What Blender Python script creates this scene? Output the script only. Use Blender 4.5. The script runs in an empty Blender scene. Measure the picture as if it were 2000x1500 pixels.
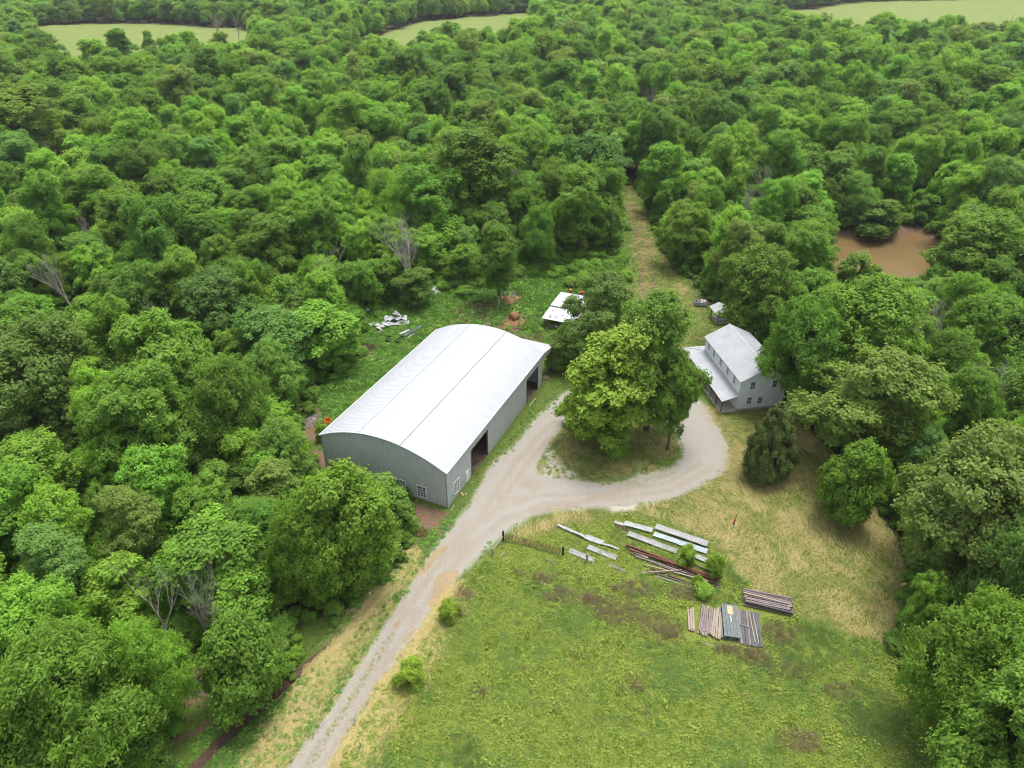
import bpy, math, random
import numpy as np
from mathutils import Vector, Matrix, noise as mnoise
from mathutils.geometry import delaunay_2d_cdt

HAZE = 0.0001
rng = np.random.default_rng(7)
random.seed(7)
R = math.radians
S = bpy.context.scene
COL = S.collection

# ------------------------------------------------------------------ camera
FPX, TH, CH = 1388.0, 0.579, 69.1          # focal length in photo pixels, pitch down, height above ground
cam = bpy.data.cameras.new('camera')
cam.sensor_width = 36.0
cam.lens = 36.0 * FPX / 2000.0
cam.clip_start = 0.5
cam.clip_end = 20000
camo = bpy.data.objects.new('camera', cam)
COL.objects.link(camo)
camo.location = (0, 0, CH)
camo.rotation_euler = (math.pi / 2 - TH, 0, 0)
S.camera = camo

# ------------------------------------------------------------------ sky, sun, exposure
SUN_EL, SUN_AZ = R(76), R(35)              # high sun, veiled by cloud
w = bpy.data.worlds.new('World')
S.world = w
w.use_nodes = True
nt = w.node_tree
bg = nt.nodes['Background']
sky = nt.nodes.new('ShaderNodeTexSky')
sky.sky_type = 'NISHITA'
sky.sun_disc = False
sky.sun_elevation = SUN_EL
sky.sun_rotation = SUN_AZ
sky.air_density = 1.0
sky.dust_density = 4.0
hs = nt.nodes.new('ShaderNodeHueSaturation')
hs.inputs['Saturation'].default_value = 0.35
nt.links.new(sky.outputs[0], hs.inputs['Color'])
nt.links.new(hs.outputs[0], bg.inputs['Color'])
bg.inputs['Strength'].default_value = 0.15
sun = bpy.data.lights.new('sun', 'SUN')
sun.energy = 1.5
sun.angle = R(20)
sun.color = (1.0, 0.96, 0.90)
suno = bpy.data.objects.new('sun', sun)
COL.objects.link(suno)
sd = Vector((math.sin(SUN_AZ) * math.cos(SUN_EL), math.cos(SUN_AZ) * math.cos(SUN_EL), math.sin(SUN_EL)))
suno.rotation_euler = sd.to_track_quat('Z', 'Y').to_euler()
S.view_settings.view_transform = 'Standard'
S.view_settings.look = 'None'
S.view_settings.gamma = 1.0
S.view_settings.use_curve_mapping = False
S.view_settings.exposure = 0.85
S.cycles.max_bounces = 7
S.cycles.diffuse_bounces = 4
S.cycles.glossy_bounces = 2
S.cycles.transmission_bounces = 4
S.cycles.transparent_max_bounces = 4
S.cycles.volume_bounces = 0
S.cycles.use_denoising = True
S.cycles.use_adaptive_sampling = True
S.cycles.adaptive_threshold = 0.008
S.cycles.pixel_filter_type = 'BLACKMAN_HARRIS'
S.cycles.filter_width = 1.0
S.cycles.caustics_reflective = False
S.cycles.caustics_refractive = False

# ------------------------------------------------------------------ where things stand (photo pixel -> ground point)
CT, ST = math.cos(TH), math.sin(TH)


def G(x, y, z=0.0):
    X = (x - 1000) / FPX
    D = (y - 750) / FPX
    d = (X, CT - D * ST, -ST - D * CT)
    t = (z - CH) / d[2]
    return Vector((d[0] * t, d[1] * t, z))


def PX(p):
    z = p[2] - CH
    zf = p[1] * CT - z * ST
    yd = -(p[1] * ST + z * CT)
    return 1000 + FPX * p[0] / zf, 750 + FPX * yd / zf, zf


def GP(pts, z=0.0):
    return [tuple(G(a, b, z)[:2]) for a, b in pts]


def inside(P, poly):
    P = np.asarray(P, float)
    poly = np.asarray(poly, float)
    x, y = P[:, 0], P[:, 1]
    r = np.zeros(len(P), bool)
    n = len(poly)
    for i in range(n):
        x1, y1 = poly[i]
        x2, y2 = poly[(i + 1) % n]
        if y1 == y2:
            continue
        c = ((y1 > y) != (y2 > y)) & (x < (x2 - x1) * (y - y1) / (y2 - y1) + x1)
        r ^= c
    return r


def dist_line(P, line, closed=False):
    P = np.asarray(P, float)
    L = np.asarray(line, float)
    d = np.full(len(P), 1e9)
    n = len(L)
    for i in range(n if closed else n - 1):
        a = L[i]
        b = L[(i + 1) % n]
        ab = b - a
        t = np.clip(((P - a) @ ab) / (ab @ ab + 1e-9), 0, 1)
        q = a + t[:, None] * ab
        d = np.minimum(d, np.hypot(P[:, 0] - q[:, 0], P[:, 1] - q[:, 1]))
    return d


def sdist(P, poly):
    d = dist_line(P, poly, True)
    return np.where(inside(P, poly), -d, d)


def sstep(a, b, x):
    t = np.clip((x - a) / (b - a), 0, 1)
    return t * t * (3 - 2 * t)


def vnoise(P, scale, seed=0):
    P = np.asarray(P, float) / scale
    r = np.random.default_rng(seed)
    tab = r.random((64, 64))
    i = np.floor(P).astype(int)
    f = P - i
    f = f * f * (3 - 2 * f)
    a = tab[i[:, 0] % 64, i[:, 1] % 64]
    b = tab[(i[:, 0] + 1) % 64, i[:, 1] % 64]
    c = tab[i[:, 0] % 64, (i[:, 1] + 1) % 64]
    d = tab[(i[:, 0] + 1) % 64, (i[:, 1] + 1) % 64]
    return (a * (1 - f[:, 0]) + b * f[:, 0]) * (1 - f[:, 1]) + (c * (1 - f[:, 0]) + d * f[:, 0]) * f[:, 1]


def fbm(P, scale, seed=0, oct=3):
    s = 0
    a = 1
    t = 0
    for k in range(oct):
        s = s + a * vnoise(P, scale / 2 ** k, seed + k * 11)
        t += a
        a *= .55
    return s / t


# ------------------------------------------------------------------ materials
def mat(name, col, rough=.8, spec=.3, metal=0, nscale=None, namp=.15, col2=None, bump=0, bscale=30, stretch=None, detail=4):
    m = bpy.data.materials.new(name)
    m.use_nodes = True
    n = m.node_tree.nodes
    l = m.node_tree.links
    b = n['Principled BSDF']
    b.inputs['Base Color'].default_value = (*col, 1)
    b.inputs['Roughness'].default_value = rough
    b.inputs['Specular IOR Level'].default_value = spec
    b.inputs['Metallic'].default_value = metal
    tc = n.new('ShaderNodeTexCoord')
    src = tc.outputs['Object']
    if stretch:
        mp = n.new('ShaderNodeMapping')
        mp.inputs['Scale'].default_value = stretch
        l.new(src, mp.inputs[0])
        src = mp.outputs[0]
    if nscale:
        t = n.new('ShaderNodeTexNoise')
        t.inputs['Scale'].default_value = nscale
        t.inputs['Detail'].default_value = detail
        t.inputs['Roughness'].default_value = .65
        l.new(src, t.inputs['Vector'])
        r = n.new('ShaderNodeValToRGB')
        r.color_ramp.elements[0].position = .35
        r.color_ramp.elements[1].position = .68
        c2 = col2 or tuple(max(0, c * (1 - 2 * namp)) for c in col)
        r.color_ramp.elements[0].color = (*c2, 1)
        r.color_ramp.elements[1].color = (*(tuple(c * (1 + (0 if col2 else namp)) for c in col)), 1)
        l.new(t.outputs[0], r.inputs[0])
        l.new(r.outputs[0], b.inputs['Base Color'])
    if bump:
        t = n.new('ShaderNodeTexNoise')
        t.inputs['Scale'].default_value = bscale
        t.inputs['Detail'].default_value = 3
        l.new(src, t.inputs['Vector'])
        bp = n.new('ShaderNodeBump')
        bp.inputs['Strength'].default_value = bump
        bp.inputs['Distance'].default_value = .02
        l.new(t.outputs[0], bp.inputs['Height'])
        l.new(bp.outputs[0], b.inputs['Normal'])
    return m


def leafmat(name, base=None, trans=.42, rough=.5, inst=False):
    m = bpy.data.materials.new(name)
    m.use_nodes = True
    n = m.node_tree.nodes
    l = m.node_tree.links
    b = n['Principled BSDF']
    b.inputs['Roughness'].default_value = rough
    b.inputs['Specular IOR Level'].default_value = .14
    at = n.new('ShaderNodeAttribute')
    at.attribute_name = 'tone'
    if inst:
        ia = n.new('ShaderNodeAttribute')
        ia.attribute_type = 'INSTANCER'
        ia.attribute_name = 'tint'
        src = ia.outputs['Color']
        rnd = n.new('ShaderNodeObjectInfo').outputs['Random']
    elif base is None:
        oi = n.new('ShaderNodeObjectInfo')
        src = oi.outputs['Color']
        rnd = oi.outputs['Random']
    else:
        rg = n.new('ShaderNodeRGB')
        rg.outputs[0].default_value = (*base, 1)
        src = rg.outputs[0]
        oi = n.new('ShaderNodeObjectInfo')
        rnd = oi.outputs['Random']
    # hue / value jitter from the thing and from the sprig
    hsv = n.new('ShaderNodeHueSaturation')
    mh = n.new('ShaderNodeMapRange')
    mh.inputs[3].default_value = .493
    mh.inputs[4].default_value = .509
    l.new(rnd, mh.inputs[0])
    l.new(mh.outputs[0], hsv.inputs['Hue'])
    mv = n.new('ShaderNodeMapRange')
    mv.inputs[3].default_value = .72
    mv.inputs[4].default_value = 1.32
    l.new(at.outputs['Fac'], mv.inputs[0])
    l.new(mv.outputs[0], hsv.inputs['Value'])
    l.new(src, hsv.inputs['Color'])
    l.new(hsv.outputs[0], b.inputs['Base Color'])
    tr = n.new('ShaderNodeBsdfTranslucent')
    mx = n.new('ShaderNodeMixRGB')
    mx.blend_type = 'MULTIPLY'
    mx.inputs[0].default_value = 1
    mx.inputs[2].default_value = (1.35, 1.4, .6, 1)
    l.new(hsv.outputs[0], mx.inputs[1])
    l.new(mx.outputs[0], tr.inputs[0])
    ms = n.new('ShaderNodeMixShader')
    ms.inputs[0].default_value = trans
    l.new(b.outputs[0], ms.inputs[1])
    l.new(tr.outputs[0], ms.inputs[2])
    l.new(ms.outputs[0], n['Material Output'].inputs[0])
    return m


M = {
    'leaf': leafmat('leaf_foliage'),
    'leaf_wood': leafmat('wood_foliage', inst=True),
    'needle': leafmat('needle_foliage', None, .12, .6),
    'bark': mat('bark', (.16, .13, .10), .9, .2, nscale=3, namp=.3, stretch=(2, 2, .4)),
    'pale_bark': mat('pale_bark', (.46, .43, .37), .85, .2, nscale=1.3, col2=(.24, .2, .16), stretch=(1, 1, .6)),
    'dead': mat('dead_wood', (.42, .38, .34), .9, .2, nscale=2, namp=.25),
    'roofwhite': mat('white_roof_metal', (.445, .465, .485), .5, .3, nscale=.5, namp=.025, stretch=(1.6, .25, .25)),
    'houseroof': mat('galvanised_house_roof', (.41, .43, .45), .42, .4, nscale=.5, namp=.06),
    'barnwall': mat('weathered_grey_siding', (.50, .522, .54), .55, .4, nscale=2.0, namp=.10, stretch=(2.5, 2.5, .25)),
    'seam': mat('roof_seam', (.25, .26, .275), .7, nscale=2, namp=.2),
    'trim': mat('grey_trim', (.33, .35, .37), .6),
    'white': mat('white_paint', (.75, .76, .77), .55, nscale=3, namp=.04),
    'siding': mat('pale_lap_siding', (.76, .82, .85), .6, .3, nscale=.8, namp=.05),
    'glass': mat('dark_window_glass', (.018, .022, .026), .08, .6),
    'concrete': mat('concrete', (.46, .43, .39), .9, .2, nscale=1.5, namp=.12, bump=.2),
    'post': mat('brown_porch_post', (.19, .085, .05), .8, nscale=6, namp=.2),
    'barndirt': mat('barn_floor_dirt', (.16, .115, .085), .95, .1, nscale=.9, namp=.25, bump=.5, bscale=6),
    'frame_wood': mat('frame_timber', (.20, .15, .11), .9, nscale=5, namp=.2),
    'sheetmetal': mat('weathered_sheet_metal', (.42, .425, .43), .5, .4, nscale=1.1, col2=(.27, .255, .245), stretch=(.5, 3, 3)),
    'sheetwhite': mat('pale_sheet_metal', (.48, .50, .51), .45, .4, nscale=1.6, col2=(.33, .33, .33)),
    'sheetblue': mat('bluish_sheet_metal', (.48, .55, .62), .42, .45, nscale=1.4, col2=(.36, .40, .45)),
    'rust': mat('rusty_steel', (.20, .075, .05), .85, .25, nscale=3, col2=(.10, .045, .035)),
    'rustbrown': mat('brown_rust', (.16, .09, .06), .9, .2, nscale=4, col2=(.07, .045, .04)),
    'oldwood': mat('grey_old_timber', (.30, .255, .24), .9, .15, nscale=4, col2=(.15, .12, .12), stretch=(.4, 5, 5)),
    'oldwoodpale': mat('pale_old_timber', (.42, .36, .28), .9, .15, nscale=4, col2=(.24, .19, .15), stretch=(.4, 5, 5)),
    'darkwood': mat('dark_weathered_timber', (.13, .115, .12), .9, .15, nscale=4, col2=(.07, .06, .065), stretch=(.4, 5, 5)),
    'slate': mat('slate_grey_board', (.125, .14, .145), .8, .25, nscale=3, col2=(.08, .09, .095), stretch=(.4, 4, 4)),
    'crate': mat('grey_green_crate', (.17, .20, .19), .6, .35, nscale=2.5, col2=(.10, .12, .12)),
    'orange': mat('orange_plastic', (.85, .17, .03), .5),
    'tan': mat('tan_panel', (.66, .42, .24), .8, nscale=3, namp=.1),
    'black': mat('black_rubber', (.025, .025, .028), .6),
    'blackpost': mat('tarred_post', (.035, .03, .03), .85),
    'blue': mat('blue_plastic', (.03, .10, .38), .45),
    'greyplastic': mat('grey_plastic', (.34, .36, .40), .5, nscale=3, namp=.1),
    'pink': mat('pink_fabric', (.62, .34, .36), .8, nscale=5, namp=.2),
    'red': mat('red_paint', (.50, .06, .04), .6),
    'hay': mat('brown_hay', (.33, .17, .085), .95, .1, nscale=6, col2=(.16, .085, .05), bump=1, bscale=25),
    'haypale': mat('orange_hay', (.42, .22, .11), .95, .1, nscale=5, col2=(.24, .12, .07), bump=1, bscale=18),
    'brick': mat('orange_brick', (.42, .15, .07), .85, nscale=4, namp=.2),
    'mudwater': mat('muddy_puddle_water', (.315, .24, .14), .25, .25, nscale=.5, namp=.06),
}


def water_mat():
    m = mat('brown_creek_water', (.19, .125, .055), .2, .3, nscale=.12, namp=.07)
    n = m.node_tree.nodes
    l = m.node_tree.links
    t = n.new('ShaderNodeTexNoise')
    t.inputs['Scale'].default_value = 1.2
    tc = n.new('ShaderNodeTexCoord')
    l.new(tc.outputs['Object'], t.inputs['Vector'])
    bp = n.new('ShaderNodeBump')
    bp.inputs['Strength'].default_value = .08
    l.new(t.outputs[0], bp.inputs['Height'])
    l.new(bp.outputs[0], n['Principled BSDF'].inputs['Normal'])
    return m


# ------------------------------------------------------------------ object helpers
def link(o, parent=None):
    COL.objects.link(o)
    if parent is not None:
        o.parent = parent
    return o


def tag(o, label=None, cat=None, group=None, kind=None):
    if label:
        o['label'] = label
    if cat:
        o['category'] = cat
    if group:
        o['group'] = group
    if kind:
        o['kind'] = kind
    return o


def empty(name, loc, rz=0, label=None, cat=None, group=None):
    o = bpy.data.objects.new(name, None)
    o.location = loc
    o.rotation_euler = (0, 0, rz)
    o.empty_display_size = .3
    COL.objects.link(o)
    return tag(o, label, cat, group)


class MB:
    def __init__(s):
        s.v = []
        s.f = []

    def poly(s, pts):
        k = len(s.v)
        s.v += [tuple(p) for p in pts]
        s.f.append(tuple(range(k, k + len(pts))))
        return s

    def box(s, a, b):
        k = len(s.v)
        for z in (a[2], b[2]):
            s.v += [(a[0], a[1], z), (b[0], a[1], z), (b[0], b[1], z), (a[0], b[1], z)]
        s.f += [tuple(k + i for i in q) for q in ((3, 2, 1, 0), (4, 5, 6, 7), (0, 1, 5, 4), (1, 2, 6, 5), (2, 3, 7, 6), (3, 0, 4, 7))]
        return s

    def bar(s, p, q, wd, ht, up=(0, 0, 1)):
        p = Vector(p)
        q = Vector(q)
        d = (q - p).normalized()
        u = Vector(up)
        sx = d.cross(u)
        if sx.length < 1e-4:
            sx = d.cross(Vector((1, 0, 0)))
        sx.normalize()
        u = sx.cross(d).normalized()
        k = len(s.v)
        for c in (p, q):
            for a, b in ((-1, -1), (1, -1), (1, 1), (-1, 1)):
                s.v.append(tuple(c + sx * a * wd / 2 + u * b * ht / 2))
        s.f += [tuple(k + i for i in t) for t in ((3, 2, 1, 0), (4, 5, 6, 7), (0, 1, 5, 4), (1, 2, 6, 5), (2, 3, 7, 6), (3, 0, 4, 7))]
        return s

    def rib(s, p, q, wd, ht, up):
        """trapezoid rib lying on a sheet"""
        p = Vector(p)
        q = Vector(q)
        d = (q - p).normalized()
        u = Vector(up).normalized()
        sx = d.cross(u).normalized()
        k = len(s.v)
        for c in (p, q):
            s.v += [tuple(c - sx * wd / 2), tuple(c - sx * wd / 4 + u * ht), tuple(c + sx * wd / 4 + u * ht), tuple(c + sx * wd / 2)]
        s.f += [tuple(k + i for i in t) for t in ((0, 4, 5, 1), (1, 5, 6, 2), (2, 6, 7, 3), (0, 1, 2, 3), (7, 6, 5, 4))]
        return s

    def tube(s, pts, rad, n=6, cap=True):
        pts = [Vector(p) for p in pts]
        k0 = len(s.v)
        prev = None
        for i, p in enumerate(pts):
            d = (pts[min(i + 1, len(pts) - 1)] - pts[max(i - 1, 0)]).normalized()
            if prev is None:
                a = d.cross(Vector((0, 0, 1)))
                if a.length < .05:
                    a = d.cross(Vector((1, 0, 0)))
            else:
                a = prev - d * prev.dot(d)
            a.normalize()
            prev = a
            b = d.cross(a)
            r = rad[i] if hasattr(rad, '__len__') else rad
            for j in range(n):
                t = 2 * math.pi * j / n
                s.v.append(tuple(p + a * math.cos(t) * r + b * math.sin(t) * r))
        for i in range(len(pts) - 1):
            for j in range(n):
                a0 = k0 + i * n + j
                a1 = k0 + i * n + (j + 1) % n
                s.f.append((a0, a1, a1 + n, a0 + n))
        if cap:
            s.f.append(tuple(k0 + j for j in reversed(range(n))))
            e = k0 + (len(pts) - 1) * n
            s.f.append(tuple(e + j for j in range(n)))
        return s

    def lathe(s, prof, n=16, c=(0, 0, 0), cap=True):
        k0 = len(s.v)
        for r, z in prof:
            for j in range(n):
                t = 2 * math.pi * j / n
                s.v.append((c[0] + r * math.cos(t), c[1] + r * math.sin(t), c[2] + z))
        for i in range(len(prof) - 1):
            for j in range(n):
                a0 = k0 + i * n + j
                a1 = k0 + i * n + (j + 1) % n
                s.f.append((a0, a1, a1 + n, a0 + n))
        if cap:
            s.f.append(tuple(k0 + j for j in reversed(range(n))))
            e = k0 + (len(prof) - 1) * n
            s.f.append(tuple(e + j for j in range(n)))
        return s

    def mesh(s, name, m, smooth=False):
        me = bpy.data.meshes.new(name)
        me.from_pydata(s.v, [], s.f)
        me.update()
        if smooth:
            me.polygons.foreach_set('use_smooth', [True] * len(me.polygons))
        for q in (m if isinstance(m, (list, tuple)) else [m]):
            me.materials.append(M[q] if isinstance(q, str) else q)
        return me

    def obj(s, name, m, parent=None, smooth=False, loc=None, rot=None):
        o = bpy.data.objects.new(name, s.mesh(name, m, smooth))
        if loc is not None:
            o.location = loc
        if rot is not None:
            o.rotation_euler = rot
        return link(o, parent)


def np_mesh(name, V, F, mats, tone=None, smooth=False):
    """quads / tris from numpy arrays"""
    me = bpy.data.meshes.new(name)
    V = np.asarray(V, np.float32)
    F = np.asarray(F, np.int32)
    k = F.shape[1]
    me.vertices.add(len(V))
    me.vertices.foreach_set('co', V.ravel())
    me.loops.add(F.size)
    me.loops.foreach_set('vertex_index', F.ravel())
    me.polygons.add(len(F))
    me.polygons.foreach_set('loop_start', np.arange(0, F.size, k, dtype=np.int32))
    me.polygons.foreach_set('loop_total', np.full(len(F), k, np.int32))
    me.update(calc_edges=True)
    if tone is not None:
        a = me.attributes.new('tone', 'FLOAT', 'POINT')
        a.data.foreach_set('value', np.asarray(tone, np.float32))
    if smooth:
        me.polygons.foreach_set('use_smooth', [True] * len(F))
    for q in mats:
        me.materials.append(M[q] if isinstance(q, str) else q)
    return me


# ------------------------------------------------------------------ plan of the place (outlines read off at ground level)
ROAD_OUT = GP([(560, 1506), (632, 1408), (684, 1332), (724, 1268), (756, 1216), (788, 1164), (816, 1124), (840, 1088), (884, 1032), (909, 1000),
               (926, 976), (954, 926), (968, 904), (1001, 877), (1025, 852), (1047, 820), (1072, 798), (1094, 778), (1113, 764), (1150, 746),
               (1220, 736), (1300, 744), (1345, 765), (1376, 793), (1400, 832), (1414, 863), (1421, 895), (1420, 914), (1400, 928), (1359, 951), (1315, 970),
               (1260, 982), (1194, 988), (1128, 991), (1073, 998), (1040, 1005), (1000, 1028), (940, 1076), (896, 1124), (848, 1188), (820, 1232),
               (780, 1288), (740, 1332), (692, 1404), (630, 1506)])
ISLAND = GP([(1140, 806), (1121, 816), (1099, 828), (1077, 855), (1064, 879), (1050, 903), (1049, 918), (1066, 932), (1106, 936), (1154, 943), (1194, 946),
             (1234, 936), (1271, 927), (1311, 918), (1333, 896), (1337, 879), (1328, 857), (1314, 836), (1290, 815), (1250, 800), (1200, 795), (1165, 798)])
MOW = GP([(1010, 1035), (1073, 1003), (1260, 990), (1360, 960), (1425, 920), (1420, 860), (1378, 795), (1500, 795), (1560, 825), (1620, 880), (1700, 985), (1765, 1080),
          (1768, 1150), (1730, 1255), (1650, 1240), (1545, 1200), (1450, 1130), (1395, 1060), (1300, 1015), (1200, 1005), (1090, 1030), (1020, 1055)])
PATHZ = GP([(1214, 362), (1236, 358), (1262, 415), (1290, 490), (1330, 540), (1372, 590), (1400, 650), (1378, 690), (1330, 700), (1270, 640), (1228, 590), (1226, 520), (1236, 450)])
MEADOW = GP([(430, 1800), (650, 1520), (700, 1425), (760, 1335), (800, 1290), (870, 1190), (915, 1125), (960, 1078), (1010, 1050), (1090, 1032), (1200, 1008), (1300, 1018), (1390, 1060), (1445, 1130),
             (1545, 1202), (1650, 1245), (1735, 1255), (1790, 1350), (1850, 1450), (1900, 1530), (2000, 1800)])
LUSH = GP([(596, 800), (640, 745), (690, 700), (690, 650), (720, 615), (800, 590), (860, 555), (960, 535), (1030, 510), (1215, 490), (1230, 590), (1150, 690), (1060, 690), (850, 640), (627, 855)])
DIRTS = [(GP([(590, 885), (620, 880), (650, 905), (700, 935), (720, 960), (660, 965), (610, 945)]), 1.0), (GP([(790, 975), (870, 998), (885, 1030), (850, 1045), (790, 1010)]), .9),
         (GP([(575, 795), (620, 790), (640, 830), (620, 870), (585, 850)]), .8), (GP([(895, 590), (950, 578), (975, 600), (965, 625), (930, 640), (870, 645), (885, 615)]), .72),
         (GP([(970, 575), (1010, 565), (1030, 585), (1010, 600), (975, 600)]), .8), (GP([(950, 625), (1000, 600), (1040, 622), (1020, 645), (1060, 668), (1050, 690), (990, 670), (920, 648)]), .74),
         (GP([(1030, 650), (1075, 640), (1085, 680), (1040, 690)]), .5), (GP([(645, 680), (700, 665), (735, 680), (725, 700), (660, 700)]), .8),
         (GP([(360, 1300), (420, 1280), (450, 1330), (380, 1380), (330, 1400)]), .7), (GP([(1560, 815), (1620, 825), (1640, 850), (1600, 850)]), .7), (GP([(1740, 1010), (1775, 1100), (1760, 1150), (1735, 1060)]), .5)]
DIRTLINES = [(GP([(370, 1510), (440, 1440), (530, 1360), (600, 1300), (680, 1235), (720, 1190), (750, 1150)]), .75, 1.0), (GP([(330, 1450), (380, 1430), (430, 1400)]), .5, .7),
             (GP([(785, 685), (830, 655)]), .6, .8), (GP([(690, 770), (760, 720), (800, 690)]), .35, .6), (GP([(1030, 700), (1000, 740), (930, 700), (860, 640)]), .8, .5)]
HAYLINES = [(GP([(500, 1506), (560, 1420), (630, 1320), (690, 1240), (745, 1160), (800, 1085)]), 1.5), (GP([(675, 1506), (740, 1400), (790, 1320), (850, 1220), (895, 1160)]), 1.5),
            (GP([(930, 1030), (960, 960), (1010, 895), (1060, 830)]), 1.2)]
TRACKS = [GP([(1222, 395), (1240, 440), (1252, 500), (1256, 560), (1262, 610)]), GP([(1233, 395), (1254, 440), (1268, 500), (1274, 560), (1280, 610)])]
GRAVELSPILL = [(GP([(1066, 880), (1050, 905), (1050, 925), (1080, 940), (1110, 938), (1130, 925), (1100, 905), (1085, 880)]), .8), (GP([(1190, 950), (1240, 925), (1320, 905), (1330, 925), (1270, 940)]), .7),
               (GP([(1180, 985), (1250, 980), (1245, 1000), (1195, 1002)]), .8)]
FIELDS = [GP([(60, 52), (250, 44), (430, 54), (500, 62), (490, 125), (340, 130), (300, 170), (150, 170), (90, 120)]), GP([(690, 84), (830, 42), (1040, 24), (1046, 96), (900, 108), (760, 132), (690, 128)]),
          GP([(1500, 20), (1560, 22), (1680, 4), (2120, -8), (2150, 98), (1780, 98), (1520, 78), (1490, 40)])]
LANE = GP([(-60, 345), (60, 325), (180, 295), (310, 262)])
WATER = GP([(1600, 520), (1625, 486), (1650, 468), (1700, 478), (1755, 472), (1785, 460), (1802, 474), (1796, 530), (1765, 575), (1700, 588), (1635, 575)], -2.3)
WATER2 = GP([(1810, 625), (1850, 618), (1880, 640), (1840, 655)], -1.0)
# what the photo shows of the clearing: no wood may stand in front of it
CLEAR_PX = [(150, 1800), (330, 1510), (350, 1462), (372, 1400), (365, 1330), (372, 1290), (412, 1265), (425, 1330), (520, 1372), (575, 1330), (600, 1225), (700, 1195), (745, 1150), (790, 1105), (818, 1040), (806, 965), (640, 930), (604, 900), (592, 830),
            (582, 790), (625, 748), (690, 700), (672, 668), (735, 612), (800, 590), (850, 560), (915, 585), (960, 556), (1040, 540), (1100, 515), (1200, 510), (1226, 450), (1216, 400), (1212, 366), (1236, 362),
            (1262, 415), (1292, 500), (1350, 555), (1378, 585), (1425, 600), (1440, 640), (1502, 690), (1500, 795), (1562, 830), (1612, 868), (1690, 962), (1720, 1003), (1760, 1075), (1762, 1145),
            (1738, 1245), (1790, 1370), (1885, 1510), (2000, 1800)]
CLEAR = GP(CLEAR_PX)
BARN_O, BARN_A, BW, BL, BH = (-9.0, 74.0), .422, 20.6, 34.75, 6.4
HOUSE_O, HOUSE_A = (37.5, 97.4), -.16


def height(P):
    P = np.asarray(P, float)
    d = sdist(P, WATER)
    z = -3.0 * (1 - sstep(-.5, 6.0, d)) - .8 * (1 - sstep(2, 22, d))
    z = z - 1.6 * (1 - sstep(-1, 4.0, sdist(P, WATER2)))
    far = sstep(150, 400, P[:, 1])
    z = z + (fbm(P, 60, 3) - .5) * 1.6 * far
    rough = (fbm(P, 7, 5) - .5) * .22
    flat = sstep(0, 3, np.minimum(sdist(P, ROAD_OUT), 50))
    bx = (P[:, 0] - BARN_O[0]) * math.sin(BARN_A) + (P[:, 1] - BARN_O[1]) * math.cos(BARN_A)
    by = -(P[:, 0] - BARN_O[0]) * math.cos(BARN_A) + (P[:, 1] - BARN_O[1]) * math.sin(BARN_A)
    db = np.maximum(np.maximum(-bx, bx - BL - 5), np.maximum(-by, by - BW))
    hx = (P[:, 0] - HOUSE_O[0]) * math.sin(HOUSE_A) + (P[:, 1] - HOUSE_O[1]) * math.cos(HOUSE_A)
    hy = -(P[:, 0] - HOUSE_O[0]) * math.cos(HOUSE_A) + (P[:, 1] - HOUSE_O[1]) * math.sin(HOUSE_A)
    dh = np.maximum(np.maximum(-1 - hx, hx - 19), np.maximum(-17 - hy, hy - 4))
    flat = flat * sstep(0, 3, db) * sstep(0, 3, dh)
    z = z + rough * flat
    for ln, wd, a in DIRTLINES[:1]:
        z = z - .22 * (1 - sstep(0, wd * 1.4, dist_line(P, ln)))
    return z


def h1(x, y):
    return float(height(np.array([[x, y]]))[0])


def on_ground(px, py):
    p = G(px, py)
    return Vector((p[0], p[1], h1(p[0], p[1])))


# ------------------------------------------------------------------ ground sheet
def axis(lo, hi, step, far0, far1, grow):
    a = list(np.arange(lo, hi + 1e-6, step))
    s = step
    x = lo
    left = []
    while x > far0:
        s = min(s * grow, 400)
        x -= s
        left.append(x)
    s = step
    x = a[-1]
    while x < far1:
        s = min(s * grow, 400)
        x += s
        a.append(x)
    return np.array(left[::-1] + a)


def fn(n, t, *a):
    return n.new(t)


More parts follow.
